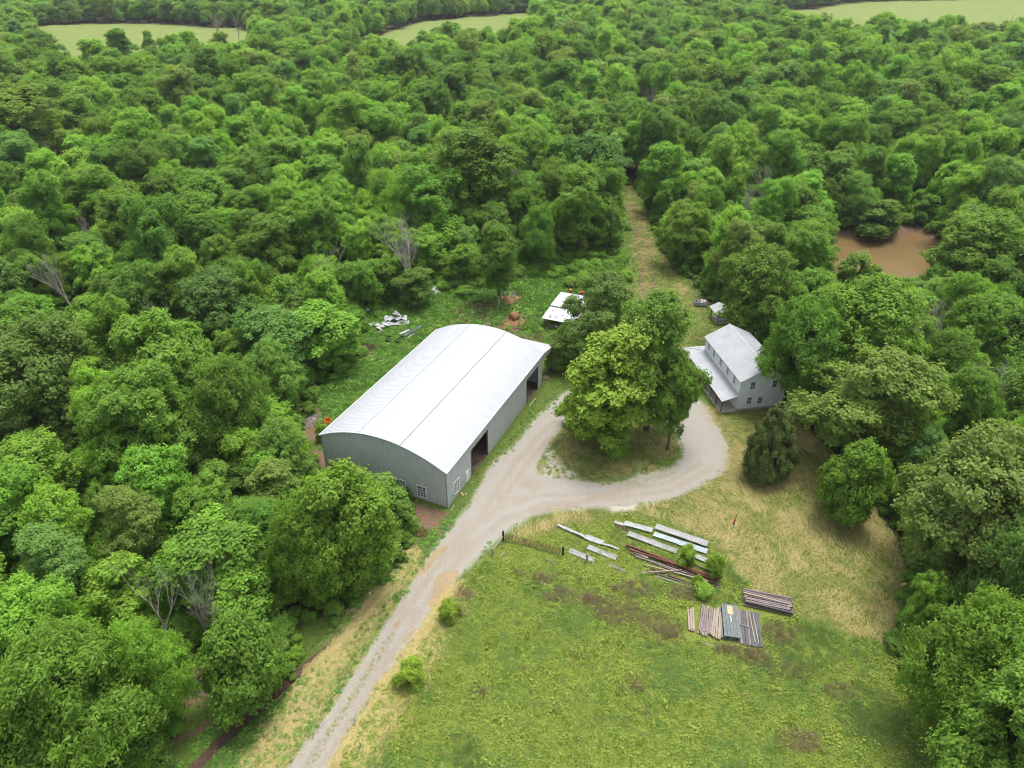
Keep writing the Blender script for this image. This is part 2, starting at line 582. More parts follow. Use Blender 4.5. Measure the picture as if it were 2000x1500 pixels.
def ground_material():
    m = bpy.data.materials.new('ground')
    m.use_nodes = True
    n = m.node_tree.nodes
    l = m.node_tree.links
    b = n['Principled BSDF']
    b.inputs['Roughness'].default_value = .95
    b.inputs['Specular IOR Level'].default_value = .1
    tc = n.new('ShaderNodeTexCoord').outputs['Object']

    def noise(scale, detail=4, stretch=None, rot=0, dist=0):
        src = tc
        if stretch:
            mp = n.new('ShaderNodeMapping')
            mp.inputs['Scale'].default_value = stretch
            mp.inputs['Rotation'].default_value = (0, 0, rot)
            l.new(tc, mp.inputs[0])
            src = mp.outputs[0]
        t = n.new('ShaderNodeTexNoise')
        t.inputs['Scale'].default_value = scale
        t.inputs['Detail'].default_value = detail
        t.inputs['Roughness'].default_value = .68
        t.inputs['Distortion'].default_value = dist
        l.new(src, t.inputs['Vector'])
        return t.outputs[0]

    def ramp(src, stops):
        r = n.new('ShaderNodeValToRGB')
        e = r.color_ramp.elements
        e[0].position, e[0].color = stops[0][0], (*stops[0][1], 1)
        e[1].position, e[1].color = stops[-1][0], (*stops[-1][1], 1)
        for p, c in stops[1:-1]:
            q = e.new(p)
            q.color = (*c, 1)
        l.new(src, r.inputs[0])
        return r.outputs[0]

    def attr(name):
        a = n.new('ShaderNodeAttribute')
        a.attribute_name = name
        return a.outputs['Fac']

    def math_(op, a, bb, clamp=False):
        q = n.new('ShaderNodeMath')
        q.operation = op
        q.use_clamp = clamp
        for i, v in enumerate((a, bb)):
            if isinstance(v, (int, float)):
                q.inputs[i].default_value = v
            else:
                l.new(v, q.inputs[i])
        return q.outputs[0]

    def mask(a, nz, amp=.9, sharp=3.0):
        t = math_('ADD', a, math_('MULTIPLY', math_('SUBTRACT', nz, .5), amp))
        return math_('ADD', math_('MULTIPLY', math_('SUBTRACT', t, .5), sharp), .5, True)

    def mix(f, a, bb):
        q = n.new('ShaderNodeMixRGB')
        l.new(f, q.inputs[0])
        l.new(a, q.inputs[1])
        l.new(bb, q.inputs[2])
        return q.outputs[0]

    nf = noise(3.5, 5)
    nm = noise(.45, 5, dist=.4)
    nl = noise(.09, 4)
    fine = noise(14, 3)
    s1 = noise(1.6, 5, (.5, 3.6, 1), R(28), 1.2)
    s2 = noise(1.8, 5, (3.4, .5, 1), R(20), 1.2)
    grass = mix(nm, ramp(nf, [(.3, (.045, .085, .02)), (.55, (.10, .155, .03)), (.75, (.17, .19, .05))]), ramp(fine, [(.3, (.06, .10, .02)), (.7, (.15, .17, .045))]))
    forest = mix(nm, ramp(nf, [(.3, (.025, .032, .012)), (.7, (.065, .075, .025))]), ramp(nf, [(.3, (.06, .042, .028)), (.7, (.10, .075, .045))]))
    nfar = noise(.035, 5, (.4, 1.6, 1), R(12))
    field = mix(nfar, ramp(nl, [(.35, (.115, .18, .04)), (.65, (.26, .28, .09))]), ramp(nl, [(.3, (.22, .27, .08)), (.7, (.14, .195, .05))]))
    meadow = mix(nm, ramp(nf, [(.3, (.09, .13, .02)), (.6, (.19, .24, .045)), (.8, (.26, .26, .07))]), ramp(nf, [(.3, (.12, .15, .03)), (.7, (.23, .25, .06))]))
    lush = ramp(nf, [(.3, (.035, .09, .018)), (.6, (.075, .17, .03)), (.8, (.13, .22, .05))])
    strawc = mix(nm, ramp(s1, [(.34, (.09, .13, .032)), (.54, (.165, .168, .05)), (.74, (.29, .24, .10))]), ramp(s2, [(.34, (.09, .13, .032)), (.54, (.17, .17, .052)), (.74, (.29, .24, .105))]))
    lawn = mix(nm, ramp(nf, [(.3, (.08, .125, .025)), (.7, (.165, .20, .05))]), ramp(nf, [(.3, (.12, .145, .035)), (.7, (.20, .20, .06))]))
    straw = mix(mask(nm, nl, 1.0, 1.6), lawn, strawc)
    dirt = mix(nm, ramp(nf, [(.3, (.12, .078, .05)), (.7, (.25, .17, .115))]), ramp(nf, [(.3, (.11, .065, .045)), (.7, (.23, .14, .095))]))
    mud = ramp(nf, [(.3, (.055, .035, .025)), (.7, (.12, .08, .055))])
    grav = ramp(fine, [(.25, (.24, .21, .16)), (.5, (.47, .43, .37)), (.75, (.62, .58, .52))])
    c = mix(mask(attr('forest'), nm), grass, forest)
    c = mix(mask(attr('field'), nm, .3), c, field)
    c = mix(mask(attr('meadow'), nm, .5), c, meadow)
    c = mix(mask(attr('lush'), nm, .6), c, lush)
    c = mix(mask(attr('mow'), nm, .8, 2.2), c, straw)
    c = mix(mask(attr('dirt'), nf, .9, 2.5), c, dirt)
    c = mix(mask(attr('mud'), nf, .5, 3), c, mud)
    c = mix(mask(attr('gravel'), fine, 1.5, 5), c, grav)
    l.new(c, b.inputs['Base Color'])
    bp = n.new('ShaderNodeBump')
    bp.inputs['Strength'].default_value = .7
    bp.inputs['Distance'].default_value = .12
    l.new(nf, bp.inputs['Height'])
    l.new(bp.outputs[0], b.inputs['Normal'])
    return m


xs = axis(-60, 78, .5, -6000, 6000, 1.09)
ys = axis(26, 150, .5, -400, 9000, 1.05)
gx, gy = np.meshgrid(xs, ys)
GPTS = np.stack([gx.ravel(), gy.ravel()], 1)
gz = height(GPTS)
nx, ny = len(xs), len(ys)
ii = (np.arange(ny - 1)[:, None] * nx + np.arange(nx - 1)[None, :]).ravel()
gm = np_mesh('ground', np.column_stack([GPTS, gz]), np.stack([ii, ii + 1, ii + 1 + nx, ii + nx], 1), [ground_material()], smooth=True)
jit = (fbm(GPTS, 5, 21) - .5) * 3.0
wig = (fbm(GPTS, 1.6, 31) - .5) * 1.4


def zone(poly, soft=.8):
    return sstep(soft, -soft, sdist(GPTS, poly) + wig)


A = {}
A['forest'] = sstep(-1.5, 2.5, sdist(GPTS, CLEAR) + jit)
A['field'] = np.zeros(len(GPTS))
for p in FIELDS:
    A['field'] = np.maximum(A['field'], sstep(6, -6, sdist(GPTS, p)))
A['field'] = np.maximum(A['field'], .8 * sstep(7, 3, dist_line(GPTS, LANE)))
far_open = sstep(1300, 1600, GPTS[:, 1])
A['forest'] = A['forest'] * (1 - A['field'])
A['meadow'] = zone(MEADOW, 1.0)
A['lush'] = zone(LUSH, 1.2)
A['mow'] = np.maximum(zone(MOW, 1.2), zone(PATHZ, .8) * .58)
A['mow'] = np.maximum(A['mow'], zone(ISLAND, .5) * (.35 + .5 * sstep(-.5, -4, sdist(GPTS, ISLAND) + jit)))
for ln, wd in HAYLINES:
    A['mow'] = np.maximum(A['mow'], sstep(wd + .5, wd - .5, dist_line(GPTS, ln) + wig * .5))
A['dirt'] = np.zeros(len(GPTS))
for p, a in DIRTS:
    A['dirt'] = np.maximum(A['dirt'], a * zone(p, .9))
for ln, wd, a in DIRTLINES[1:]:
    A['dirt'] = np.maximum(A['dirt'], a * sstep(wd + .35, wd - .35, dist_line(GPTS, ln) + wig * .3))
for ln in TRACKS:
    A['dirt'] = np.maximum(A['dirt'], .85 * sstep(.95, .3, dist_line(GPTS, ln) + wig * .25))
A['dirt'] = np.maximum(A['dirt'], .9 * sstep(6.5, 2.5, sdist(GPTS, WATER)))
A['dirt'] = np.maximum(A['dirt'], .8 * sstep(4, 1.5, sdist(GPTS, WATER2)))
A['mud'] = np.maximum(sstep(.95, .35, dist_line(GPTS, DIRTLINES[0][0]) + wig * .25), .9 * sstep(2.2, .6, sdist(GPTS, WATER)))
A['gravel'] = .52 * sstep(2.0, -.2, np.abs(sdist(GPTS, ROAD_OUT)) + wig * .5)
A['gravel'] = np.maximum(A['gravel'], .52 * sstep(2.0, -.2, np.abs(sdist(GPTS, ISLAND)) + wig * .3))
for p, a in GRAVELSPILL:
    A['gravel'] = np.maximum(A['gravel'], a * .75 * zone(p, .8))
for k, v in A.items():
    at = gm.attributes.new(k, 'FLOAT', 'POINT')
    at.data.foreach_set('value', np.clip(v, 0, 1).astype(np.float32))
ground = link(bpy.data.objects.new('ground', gm))
ground['kind'] = 'structure'


# ------------------------------------------------------------------ gravel drive (a sheet with a hole for the island), puddles
def ragged(poly, step=.45, amp=.28, seed=1):
    out = []
    n = len(poly)
    # Catmull-Rom through the outline, then a ragged edge
    P = [Vector((*p, 0)) for p in poly]
    for i in range(n):
        p0, p1, p2, p3 = P[i - 1], P[i], P[(i + 1) % n], P[(i + 2) % n]
        k = max(2, int((p2 - p1).length / step))
        for j in range(k):
            t = j / k
            q = .5 * ((2 * p1) + (p2 - p0) * t + (2 * p0 - 5 * p1 + 4 * p2 - p3) * t * t + (3 * p1 - p0 - 3 * p2 + p3) * t ** 3)
            out.append((q.x, q.y))
    out = np.array(out)
    out[:, 0] += (fbm(out, 1.1, seed) - .5) * 2 * amp
    out[:, 1] += (fbm(out, 1.1, seed + 50) - .5) * 2 * amp
    return out


def sheet(name, outer, holes, z, m, zf=None, inner_step=None):
    verts = [Vector(p) for p in outer]
    faces = [list(range(len(outer)))]
    for hh in holes:
        k = len(verts)
        verts += [Vector(p) for p in hh]
        faces.append(list(range(k, k + len(hh))))
    edges = []
    for fc in faces:
        edges += [(fc[i], fc[(i + 1) % len(fc)]) for i in range(len(fc))]
    if inner_step:
        lo = outer.min(0)
        hi = outer.max(0)
        gxx, gyy = np.meshgrid(np.arange(lo[0], hi[0], inner_step), np.arange(lo[1], hi[1], inner_step))
        q = np.stack([gxx.ravel(), gyy.ravel()], 1) + rng.uniform(-.2, .2, (gxx.size, 2)) * inner_step
        keep = sdist(q, outer) < -.35
        for hh in holes:
            keep &= sdist(q, hh) > .35
        verts += [Vector(p) for p in q[keep]]
    v, e, f, _, _, _ = delaunay_2d_cdt(verts, edges, [], 0, 1e-4)
    v2 = np.array([tuple(p) for p in v])
    cen = np.array([np.mean([v2[i] for i in t], 0) for t in f])
    ok = inside(cen, outer)
    for hh in holes:
        ok &= ~inside(cen, hh)
    zz = np.full(len(v2), z) if zf is None else zf(v2) + z
    mb = MB()
    mb.v = [(a[0], a[1], c) for a, c in zip(v2, zz)]
    for t, k in zip(f, ok):
        if k:
            a, b_, c = (v2[i] for i in t[:3])
            if (b_[0] - a[0]) * (c[1] - a[1]) - (b_[1] - a[1]) * (c[0] - a[0]) < 0:
                t = t[::-1]
            mb.f.append(tuple(t))
    return mb.obj(name, m, smooth=True)


def gravel_material():
    m = bpy.data.materials.new('pale_gravel')
    m.use_nodes = True
    n = m.node_tree.nodes
    l = m.node_tree.links
    b = n['Principled BSDF']
    b.inputs['Roughness'].default_value = .95
    b.inputs['Specular IOR Level'].default_value = .15
    tc = n.new('ShaderNodeTexCoord').outputs['Object']

    def noise(scale, detail, stretch=None, rot=0):
        mp = n.new('ShaderNodeMapping')
        mp.inputs['Scale'].default_value = stretch or (1, 1, 1)
        mp.inputs['Rotation'].default_value = (0, 0, rot)
        l.new(tc, mp.inputs[0])
        t = n.new('ShaderNodeTexNoise')
        t.inputs['Scale'].default_value = scale
        t.inputs['Detail'].default_value = detail
        t.inputs['Roughness'].default_value = .7
        l.new(mp.outputs[0], t.inputs['Vector'])
        return t.outputs[0]

    def ramp(src, c0, c1, p0=.35, p1=.65):
        r = n.new('ShaderNodeValToRGB')
        r.color_ramp.elements[0].position = p0
        r.color_ramp.elements[1].position = p1
        r.color_ramp.elements[0].color = (*c0, 1)
        r.color_ramp.elements[1].color = (*c1, 1)
        l.new(src, r.inputs[0])
        return r.outputs[0]

    def mix(f, a, c, mode='MIX'):
        q = n.new('ShaderNodeMixRGB')
        q.blend_type = mode
        if isinstance(f, float):
            q.inputs[0].default_value = f
        else:
            l.new(f, q.inputs[0])
        l.new(a, q.inputs[1])
        l.new(c, q.inputs[2])
        return q.outputs[0]
    st = ramp(noise(9, 5), (.245, .226, .195), (.375, .356, .318))
    wet = n.new('ShaderNodeAttribute')
    wet.attribute_name = 'muddy'
    tracks = ramp(noise(.8, 5, (3.0, .22, 1), R(-30)), (0, 0, 0), (1, 1, 1), .42, .62)
    patches = ramp(noise(.16, 5), (0, 0, 0), (1, 1, 1), .4, .65)
    muddy = ramp(noise(5, 5), (.205, .155, .11), (.325, .265, .19))
    f = n.new('ShaderNodeMath')
    f.operation = 'MULTIPLY'
    l.new(tracks, f.inputs[0])
    l.new(patches, f.inputs[1])
    f2 = n.new('ShaderNodeMath')
    f2.operation = 'MULTIPLY_ADD'
    f2.use_clamp = True
    f2.inputs[1].default_value = .35
    l.new(f.outputs[0], f2.inputs[0])
    l.new(wet.outputs['Fac'], f2.inputs[2])
    c = mix(f2.outputs[0], st, muddy)
    gr = n.new('ShaderNodeAttribute')
    gr.attribute_name = 'weedy'
    gmask = ramp(noise(2.6, 5), (0, 0, 0), (1, 1, 1), .47, .6)
    g2 = n.new('ShaderNodeMath')
    g2.operation = 'MULTIPLY'
    l.new(gmask, g2.inputs[0])
    l.new(gr.outputs['Fac'], g2.inputs[1])
    c = mix(g2.outputs[0], c, ramp(noise(6, 3), (.09, .12, .03), (.22, .24, .08)))
    l.new(c, b.inputs['Base Color'])
    bp = n.new('ShaderNodeBump')
    bp.inputs['Strength'].default_value = .6
    bp.inputs['Distance'].default_value = .05
    l.new(noise(12, 4), bp.inputs['Height'])
    l.new(bp.outputs[0], b.inputs['Normal'])
    return m


M['gravel'] = gravel_material()
ro = ragged(ROAD_OUT, seed=3)
ri = ragged(ISLAND, seed=4, amp=.35)


def road_z(P):
    return height(P)


drive = sheet('gravel_drive', ro, [ri], .03, 'gravel', road_z, .45)
drive['kind'] = 'structure'
me = drive.data
dp = np.empty(len(me.vertices) * 3, np.float32)
me.vertices.foreach_get('co', dp)
dp = dp.reshape(-1, 3)[:, :2]
mudline = GP([(800, 1190), (850, 1110), (905, 1060), (960, 1000), (1030, 950)])
mud = sstep(3.2, .6, dist_line(dp, mudline)) * .4 * sstep(.35, .65, fbm(dp, 3.5, 77)) + .5 * sstep(1.2, .2, dist_line(dp, GP([(1040, 1000), (1120, 985), (1190, 965), (1240, 945)])) + (fbm(dp, 2, 9) - .5))
mud = np.maximum(mud, .55 * sstep(1.0, .2, dist_line(dp, GP([(820, 1090), (760, 1190), (690, 1290)]))))
weed = sstep(.7, .15, dist_line(dp, GP([(598, 1506), (650, 1420), (720, 1310), (765, 1240)]))) * 1.0 + .8 * sstep(1.0, .2, dist_line(dp, GP([(1180, 938), (1250, 945), (1320, 920)])))
for off, ln in ((0, [(590, 1506), (665, 1400), (730, 1300), (790, 1200), (850, 1110), (905, 1045), (960, 1000), (1050, 968), (1180, 962), (1300, 945), (1370, 905)]), (0, [(622, 1506), (690, 1400), (752, 1300), (812, 1205), (872, 1120), (925, 1062), (985, 1015), (1060, 985), (1190, 976), (1310, 958), (1392, 912)]),
                (0, [(925, 1035), (975, 950), (1010, 900), (1055, 850), (1100, 805)]), (0, [(950, 1020), (1000, 950), (1030, 905), (1072, 855), (1115, 812)])):
    mud = np.maximum(mud, .42 * sstep(.6, .15, dist_line(dp, GP(ln)) + (fbm(dp, 1.8, 19) - .5) * .8))
for nm_, v in (('muddy', mud), ('weedy', weed)):
    a = me.attributes.new(nm_, 'FLOAT', 'POINT')
    a.data.foreach_set('value', np.clip(v, 0, 1).astype(np.float32))

PUD = [('large tan puddle beside the shrub at the drive edge', [(888, 1113), (896, 1118), (893, 1130), (880, 1150), (868, 1166), (850, 1182), (838, 1186), (834, 1176), (845, 1158), (848, 1135), (862, 1120), (876, 1116)]),
       ('long shallow tan puddle on the barn side of the drive', [(876, 1066), (872, 1074), (850, 1096), (835, 1114), (822, 1122), (817, 1116), (828, 1100), (850, 1078), (864, 1068)]),
       ('narrow tan puddle downhill from the large one', [(810, 1228), (812, 1233), (800, 1246), (790, 1256), (785, 1252), (794, 1240), (804, 1232)]),
       ('smallest puddle in the left wheel rut', [(781, 1213), (780, 1219), (771, 1226), (767, 1223), (772, 1216)])]
for i, (lb, p) in enumerate(PUD):
    o = sheet('puddle', ragged(GP(p), .3, .1, 60 + i), [], .038, 'mudwater')
    tag(o, lb, 'puddle', 'puddles on the gravel drive')

wp = np.array(WATER)
cen = wp.mean(0)
M['creek'] = water_mat()
o = sheet('creek_water', cen + (wp - cen) * 1.25, [], -2.3, 'creek')
o['kind'] = 'structure'
o['label'] = 'muddy brown creek water bending between wooded banks'
# ------------------------------------------------------------------ trees
def unit(v):
    return v / np.maximum(np.linalg.norm(v, axis=-1, keepdims=True), 1e-9)


def leaves(r, pos, out, n_jit, ln, wd, up=.55, droop=0.0):
    """diamond leaf sprigs at pos, facing roughly 'out'; returns verts, quads"""
    N = len(pos)
    nrm = unit(out + np.array([0, 0, up]) + r.normal(0, n_jit, (N, 3)))
    t = unit(np.cross(nrm, r.normal(0, 1, (N, 3))))
    t[:, 2] -= droop
    t = unit(t)
    b = unit(np.cross(nrm, t))
    L = ln * r.lognormal(0, .25, (N, 1))
    W = wd * r.lognormal(0, .2, (N, 1))
    fold = nrm * W * .25
    V = np.stack([pos - t * L * .5, pos + b * W * .5 + fold, pos + t * L * .5, pos - b * W * .5 + fold], 1).reshape(-1, 3)
    F = np.arange(4 * N, dtype=np.int32).reshape(-1, 4)
    return V, F


def crown_lobes(r, R0, z0, z1, n, spread=.62, lob=(.30, .46), shape='round'):
    L = []
    for i in range(n):
        t = (i + .5) / n
        az = i * 2.39996 + r.normal(0, .35)
        if shape == 'round':
            prof = math.sin(math.pi * (.16 + .80 * t)) ** .7
        elif shape == 'tall':
            prof = math.sin(math.pi * (.22 + .70 * t)) ** .8 * .9
        elif shape == 'vase':
            prof = (.35 + .65 * t) * (1 if t < .8 else .75)
        else:
            prof = 1 - .85 * t
        rr = R0 * spread * prof * r.uniform(.6, 1.25)
        z = z0 + (z1 - z0) * (t * .86 + .05) + r.normal(0, .03) * (z1 - z0)
        lr = R0 * r.uniform(*lob) * (1 - .15 * t)
        L.append((rr * math.cos(az), rr * math.sin(az), z, lr))
    return np.array(L)


def make_crown(seed, R0, z0, z1, nl, nleaf, ln, wd, puff=(.17, .42), npuff=26, shape='round', spread=.62, lob=(.20, .46), flat=.8, jit=.45, gaps=0.0, droop=0.0):
    r = np.random.default_rng(seed)
    L = crown_lobes(r, R0, z0, z1, nl, spread, lob, shape)
    pc, pr, pd = [], [], []
    for i, (x, y, z, lr) in enumerate(L):
        c = np.array([x, y, z])
        k = np.arange(npuff) + .5
        ph = np.arccos(1 - 2 * k / npuff)
        th = math.pi * (1 + 5 ** .5) * k + r.uniform(0, 6)
        u = np.stack([np.cos(th) * np.sin(ph), np.sin(th) * np.sin(ph), np.cos(ph)], 1) + r.normal(0, .18, (npuff, 3))
        u = unit(u)
        P = c + u * lr * np.array([1, 1, flat]) * r.uniform(.62, 1.28, (npuff, 1))
        ok = np.ones(npuff, bool)
        for j, (a, b, d, q) in enumerate(L):
            if j != i:
                ok &= np.linalg.norm((P - (a, b, d)) / np.array([1, 1, flat]), axis=1) > q * .72
        ok &= (u[:, 2] > -.55)
        ok &= r.random(npuff) > gaps
        pc.append(P[ok])
        pd.append(u[ok])
        pr.append(lr * r.uniform(*puff, ok.sum()))
    pc = np.concatenate(pc)
    pr = np.concatenate(pr)
    pd = np.concatenate(pd)
    wgt = pr ** 2
    cnt = np.maximum(6, (nleaf * wgt / wgt.sum()).astype(int))
    PER = 9                                    # leaves come in sprigs
    idx = np.repeat(np.arange(len(pc)), np.maximum(2, cnt // PER))
    N = len(idx)
    u = unit(r.normal(0, 1, (N, 3)) + pd[idx] * .55 + np.array([0, 0, .25]))
    rad = pr[idx][:, None] * (.35 + .8 * np.sqrt(r.random((N, 1))) + np.abs(r.normal(0, .16, (N, 1))))
    ax = r.uniform(.75, 1.4, (len(pc), 3)) * np.array([1, 1, flat * .92])
    pos = pc[idx] + u * rad * ax[idx]
    cc = np.array([0, 0, z0 + (z1 - z0) * .45])
    out = unit(u * .75 + unit(pos - cc) * .5)
    stone = r.normal(0, .12, N)
    pos = np.repeat(pos, PER, 0) + r.normal(0, ln * .55, (N * PER, 3)) + np.repeat(out, PER, 0) * r.uniform(-.2, .9, (N * PER, 1)) * ln
    out = np.repeat(out, PER, 0)
    V, F = leaves(r, pos, out, jit, ln, wd, droop=droop)
    ptone = np.clip(r.normal(.5, .14, len(pc)), 0, 1)
    tone = np.clip(np.repeat(np.repeat(ptone[idx] + stone, PER) + r.normal(0, .10, N * PER), 4), 0, 1)
    return V, F, tone, L, pc


def make_trunk(seed, z1, lobes, r0, m, lean=.03, sprigs=None):
    r = random.Random(seed)
    mb = MB()
    top = Vector((r.uniform(-1, 1) * lean * z1, r.uniform(-1, 1) * lean * z1, z1 * .74))
    pts = []
    for k in range(6):
        t = k / 5
        pts.append(Vector((top.x * t + r.uniform(-1, 1) * .12 * t, top.y * t + r.uniform(-1, 1) * .12 * t, z1 * .74 * t)))
    rad = [r0 * (1.35 if k == 0 else 1) * (1 - .72 * k / 5) for k in range(6)]
    pts[0].z = -.4
    mb.tube(pts, rad, 8)
    for (x, y, z, lr) in lobes:
        c = Vector((x, y, z))
        zs = max(z1 * .15, min(z1 * .66, z - (.55 * math.hypot(x, y) + .10 * z1)))
        t = zs / (z1 * .74)
        k = min(4, int(t * 5))
        f = t * 5 - k
        st = pts[k].lerp(pts[k + 1], f)
        mid = st.lerp(c, .5) + Vector((r.uniform(-.3, .3), r.uniform(-.3, .3), .25 * lr))
        rr = r0 * (.42 - .25 * t) + .02
        mb.tube([st, mid, c, c + (c - mid) * .45], [rr, rr * .7, rr * .4, rr * .12], 6, False)
        for q in range(3):
            e = c + Vector((r.uniform(-1, 1), r.uniform(-1, 1), r.uniform(-.2, .9))) * lr * .8
            mb.tube([mid.lerp(c, .6), (c + e) / 2 + Vector((0, 0, .1)), e], [rr * .4, rr * .25, .012], 4, False)
    return mb.mesh('trunk', m, True)


class Kind:
    pass


KINDS = []


def kind(name, seed, R0, H, z0, nl, nleaf, ln, wd, bark='bark', r0=.28, lm='leaf', **kw):
    k = Kind()
    k.name, k.R, k.H = name, R0, H
    V, F, T, L, pc = make_crown(seed, R0, z0, H - R0 * .22, nl, nleaf, ln, wd, **kw)
    k.H = float(np.percentile(V[:, 2], 99.5))
    k.R = float(np.percentile(np.hypot(V[:, 0], V[:, 1]), 97))
    k.crown = np_mesh('crown', V, F, [lm], T)
    k.trunk = make_trunk(seed + 1, H, L, r0, bark)
    # lighter version for the far wood: fewer, larger leaf sprigs, trunk in the same mesh
    V2, F2, T2, L2, _ = make_crown(seed, R0, z0, H - R0 * .22, nl, int(nleaf * .30), ln * 1.7, wd * 1.7, **kw)
    k.far = (V2, F2, T2)
    KINDS.append(k)
    return k


K_OAK = kind('oak', 11, 5.2, 15.5, 3.4, 18, 46000, .29, .19)
K_OAK2 = kind('oak', 23, 5.6, 14.5, 3.0, 21, 48000, .29, .19, spread=.68)
K_ASH = kind('ash', 37, 4.2, 17.0, 4.2, 17, 38000, .29, .17, shape='tall')
K_ELM = kind('elm', 41, 5.0, 17.0, 4.6, 18, 42000, .30, .17, shape='vase', gaps=.15)
K_WAL = kind('walnut', 59, 5.4, 14.0, 3.2, 18, 44000, .38, .14, droop=.45, jit=.55)
K_HAC = kind('hackberry', 67, 4.6, 14.5, 2.6, 20, 42000, .26, .18, lob=(.20, .40))
K_MAP = kind('maple', 71, 4.0, 13.0, 2.0, 18, 38000, .29, .22, spread=.58, lob=(.24, .44))
K_OPEN = kind('open oak', 83, 5.6, 15.0, 3.8, 17, 32000, .29, .20, gaps=.3, lob=(.18, .38), puff=(.22, .46))
K_SYC = kind('sycamore', 97, 5.2, 19.0, 2.4, 24, 42000, .34, .27, bark='pale_bark', r0=.38, shape='tall', lob=(.16, .36), gaps=.32)
K_SMALL = kind('small tree', 103, 2.6, 7.2, .5, 11, 18000, .22, .15)
K_SHRUB = kind('shrub', 109, 1.5, 3.0, .1, 8, 9000, .17, .11, r0=.07, spread=.72, lob=(.22, .42), gaps=.2)
K_MOUND = kind('mound', 139, 3.6, 8.6, .4, 22, 36000, .26, .19, spread=.6, lob=(.26, .42))
K_ELM2 = kind('elm', 127, 5.4, 15.5, 3.6, 20, 40000, .28, .18, shape='vase', lob=(.18, .42), gaps=.1)
K_ASH2 = kind('ash', 131, 3.6, 15.0, 2.4, 18, 34000, .28, .18, shape='tall', lob=(.22, .46))
WOODK = [K_OAK, K_OAK2, K_ASH, K_ELM, K_WAL, K_HAC, K_MAP, K_OPEN, K_ELM2, K_ASH2]


def cedar():
    k = Kind()
    r = np.random.default_rng(5)
    n = 260
    t = r.random(n) ** 1.35
    z = .5 + t * 8.2
    prof = 2.95 * (1 - t ** 2.0) ** .85 * np.clip(t * 4 + .55, 0, 1)
    az = np.arange(n) * 2.39996
    rr = prof * r.uniform(.6, 1.08, n)
    pc = np.stack([rr * np.cos(az), rr * np.sin(az), z], 1)
    pr = (.26 + .34 * (1 - t)) * r.uniform(.7, 1.25, n)
    N = 46000
    idx = r.choice(n, N, p=pr ** 2 / (pr ** 2).sum())
    u = unit(r.normal(0, 1, (N, 3)))
    pos = pc[idx] + u * pr[idx][:, None] * r.random((N, 1)) ** .5 * np.array([1, 1, 1.35])
    out = unit(np.column_stack([pos[:, :2], np.full(N, 1.0)]))
    V, F = leaves(r, pos, out, .6, .30, .075, up=.4)
    tone = np.clip(np.repeat(np.clip(r.normal(.5, .2, n), 0, 1)[idx] + r.normal(0, .12, N), 4), 0, 1)
    k.H, k.R = 9.0, 2.9
    k.crown = np_mesh('crown', V, F, ['needle'], tone)
    mb = MB()
    mb.tube([(0, 0, -.3), (0, 0, 4), (0, 0, 8.6)], [.2, .13, .03], 8)
    for i in range(0, n, 3):
        mb.tube([(0, 0, pc[i][2] - .3), tuple(pc[i])], [.03, .01], 4, False)
    k.trunk = mb.mesh('trunk', 'bark', True)
    return k


K_CED = cedar()


def dead_tree(seed, H, spreadf=.5, depth=4, r0=.22, twigs=3):
    r = random.Random(seed)
    mb = MB()

    def grow(p, d, L, rad, lev):
        pts = [p]
        q = p
        dd = d.copy()
        for k in range(4):
            dd = (dd + Vector((r.uniform(-1, 1), r.uniform(-1, 1), r.uniform(-.25, .6))) * .16).normalized()
            q = q + dd * L / 4
            pts.append(q)
        rads = [rad * (1 - .16 * k) for k in range(5)]
        if lev == 0:
            rads[-1] = .006
        mb.tube(pts, rads, 6 if rad > .06 else 4, False)
        if lev > 0:
            for k in range(r.randint(twigs, twigs + 2)):
                s = pts[r.randint(2, 4)]
                nd = (dd + Vector((r.uniform(-1, 1), r.uniform(-1, 1), r.uniform(-.1, .8))) * spreadf * 1.7).normalized()
                grow(s, nd, L * r.uniform(.5, .8), rad * r.uniform(.38, .55), lev - 1)
    grow(Vector((0, 0, -.3)), Vector((r.uniform(-.15, .15), r.uniform(-.15, .15), 1)).normalized(), H * .42, r0, depth)
    zs = max(v[2] for v in mb.v)
    return mb.mesh('trunk', 'dead', True), zs


DEAD = [dead_tree(s, 15, a, 4, .32, 3 if s == 3 else 2) for s, a in ((3, .45), (8, .6), (15, .4))]

TINT = {
    'yellow-green': (0.232, 0.470, 0.073), 'bright green': (0.176, 0.437, 0.073), 'mid-green': (.16, .335, .062),
    'dark green': (0.103, 0.297, 0.063), 'blue-green': (0.133, 0.353, 0.106), 'olive green': (0.185, 0.375, 0.090), 'pale green': (.22, .365, .105)}


def jitter_tint(c, r):
    k = r.uniform(.9, 1.12)
    g = c[1] * k * .95
    rr = min(.72, max(.57, c[0] / c[1] * 1.2)) * g * r.uniform(.96, 1.04)
    bb = min(.24, max(.14, c[2] / c[1] * .8)) * g
    return (rr, g, bb, 1)


TR = random.Random(99)


def plant(k, base, H, R_, tint, label, cat='tree', group=None, name='broadleaf_tree', lean=(0, 0), rz=None):
    e = empty(name, base, TR.uniform(0, 6.28) if rz is None else rz, label, cat, group)
    e.rotation_euler[0], e.rotation_euler[1] = lean[0] + TR.uniform(-.05, .05), lean[1] + TR.uniform(-.05, .05)
    s = (R_ / k.R * TR.uniform(.86, 1.16), R_ / k.R * TR.uniform(.86, 1.16), H / k.H)
    c = bpy.data.objects.new('crown', k.crown)
    c.color = jitter_tint(TINT[tint] if isinstance(tint, str) else tint, TR)
    t = bpy.data.objects.new('trunk', k.trunk)
    for o in (t, c):
        o.scale = s
        link(o, e)
    return e


def solve_h(base, top_py):
    lo, hi = .5, 40
    for _ in range(40):
        m = (lo + hi) / 2
        if PX((base[0], base[1], base[2] + m))[1] > top_py:
            lo = m
        else:
            hi = m
    return lo


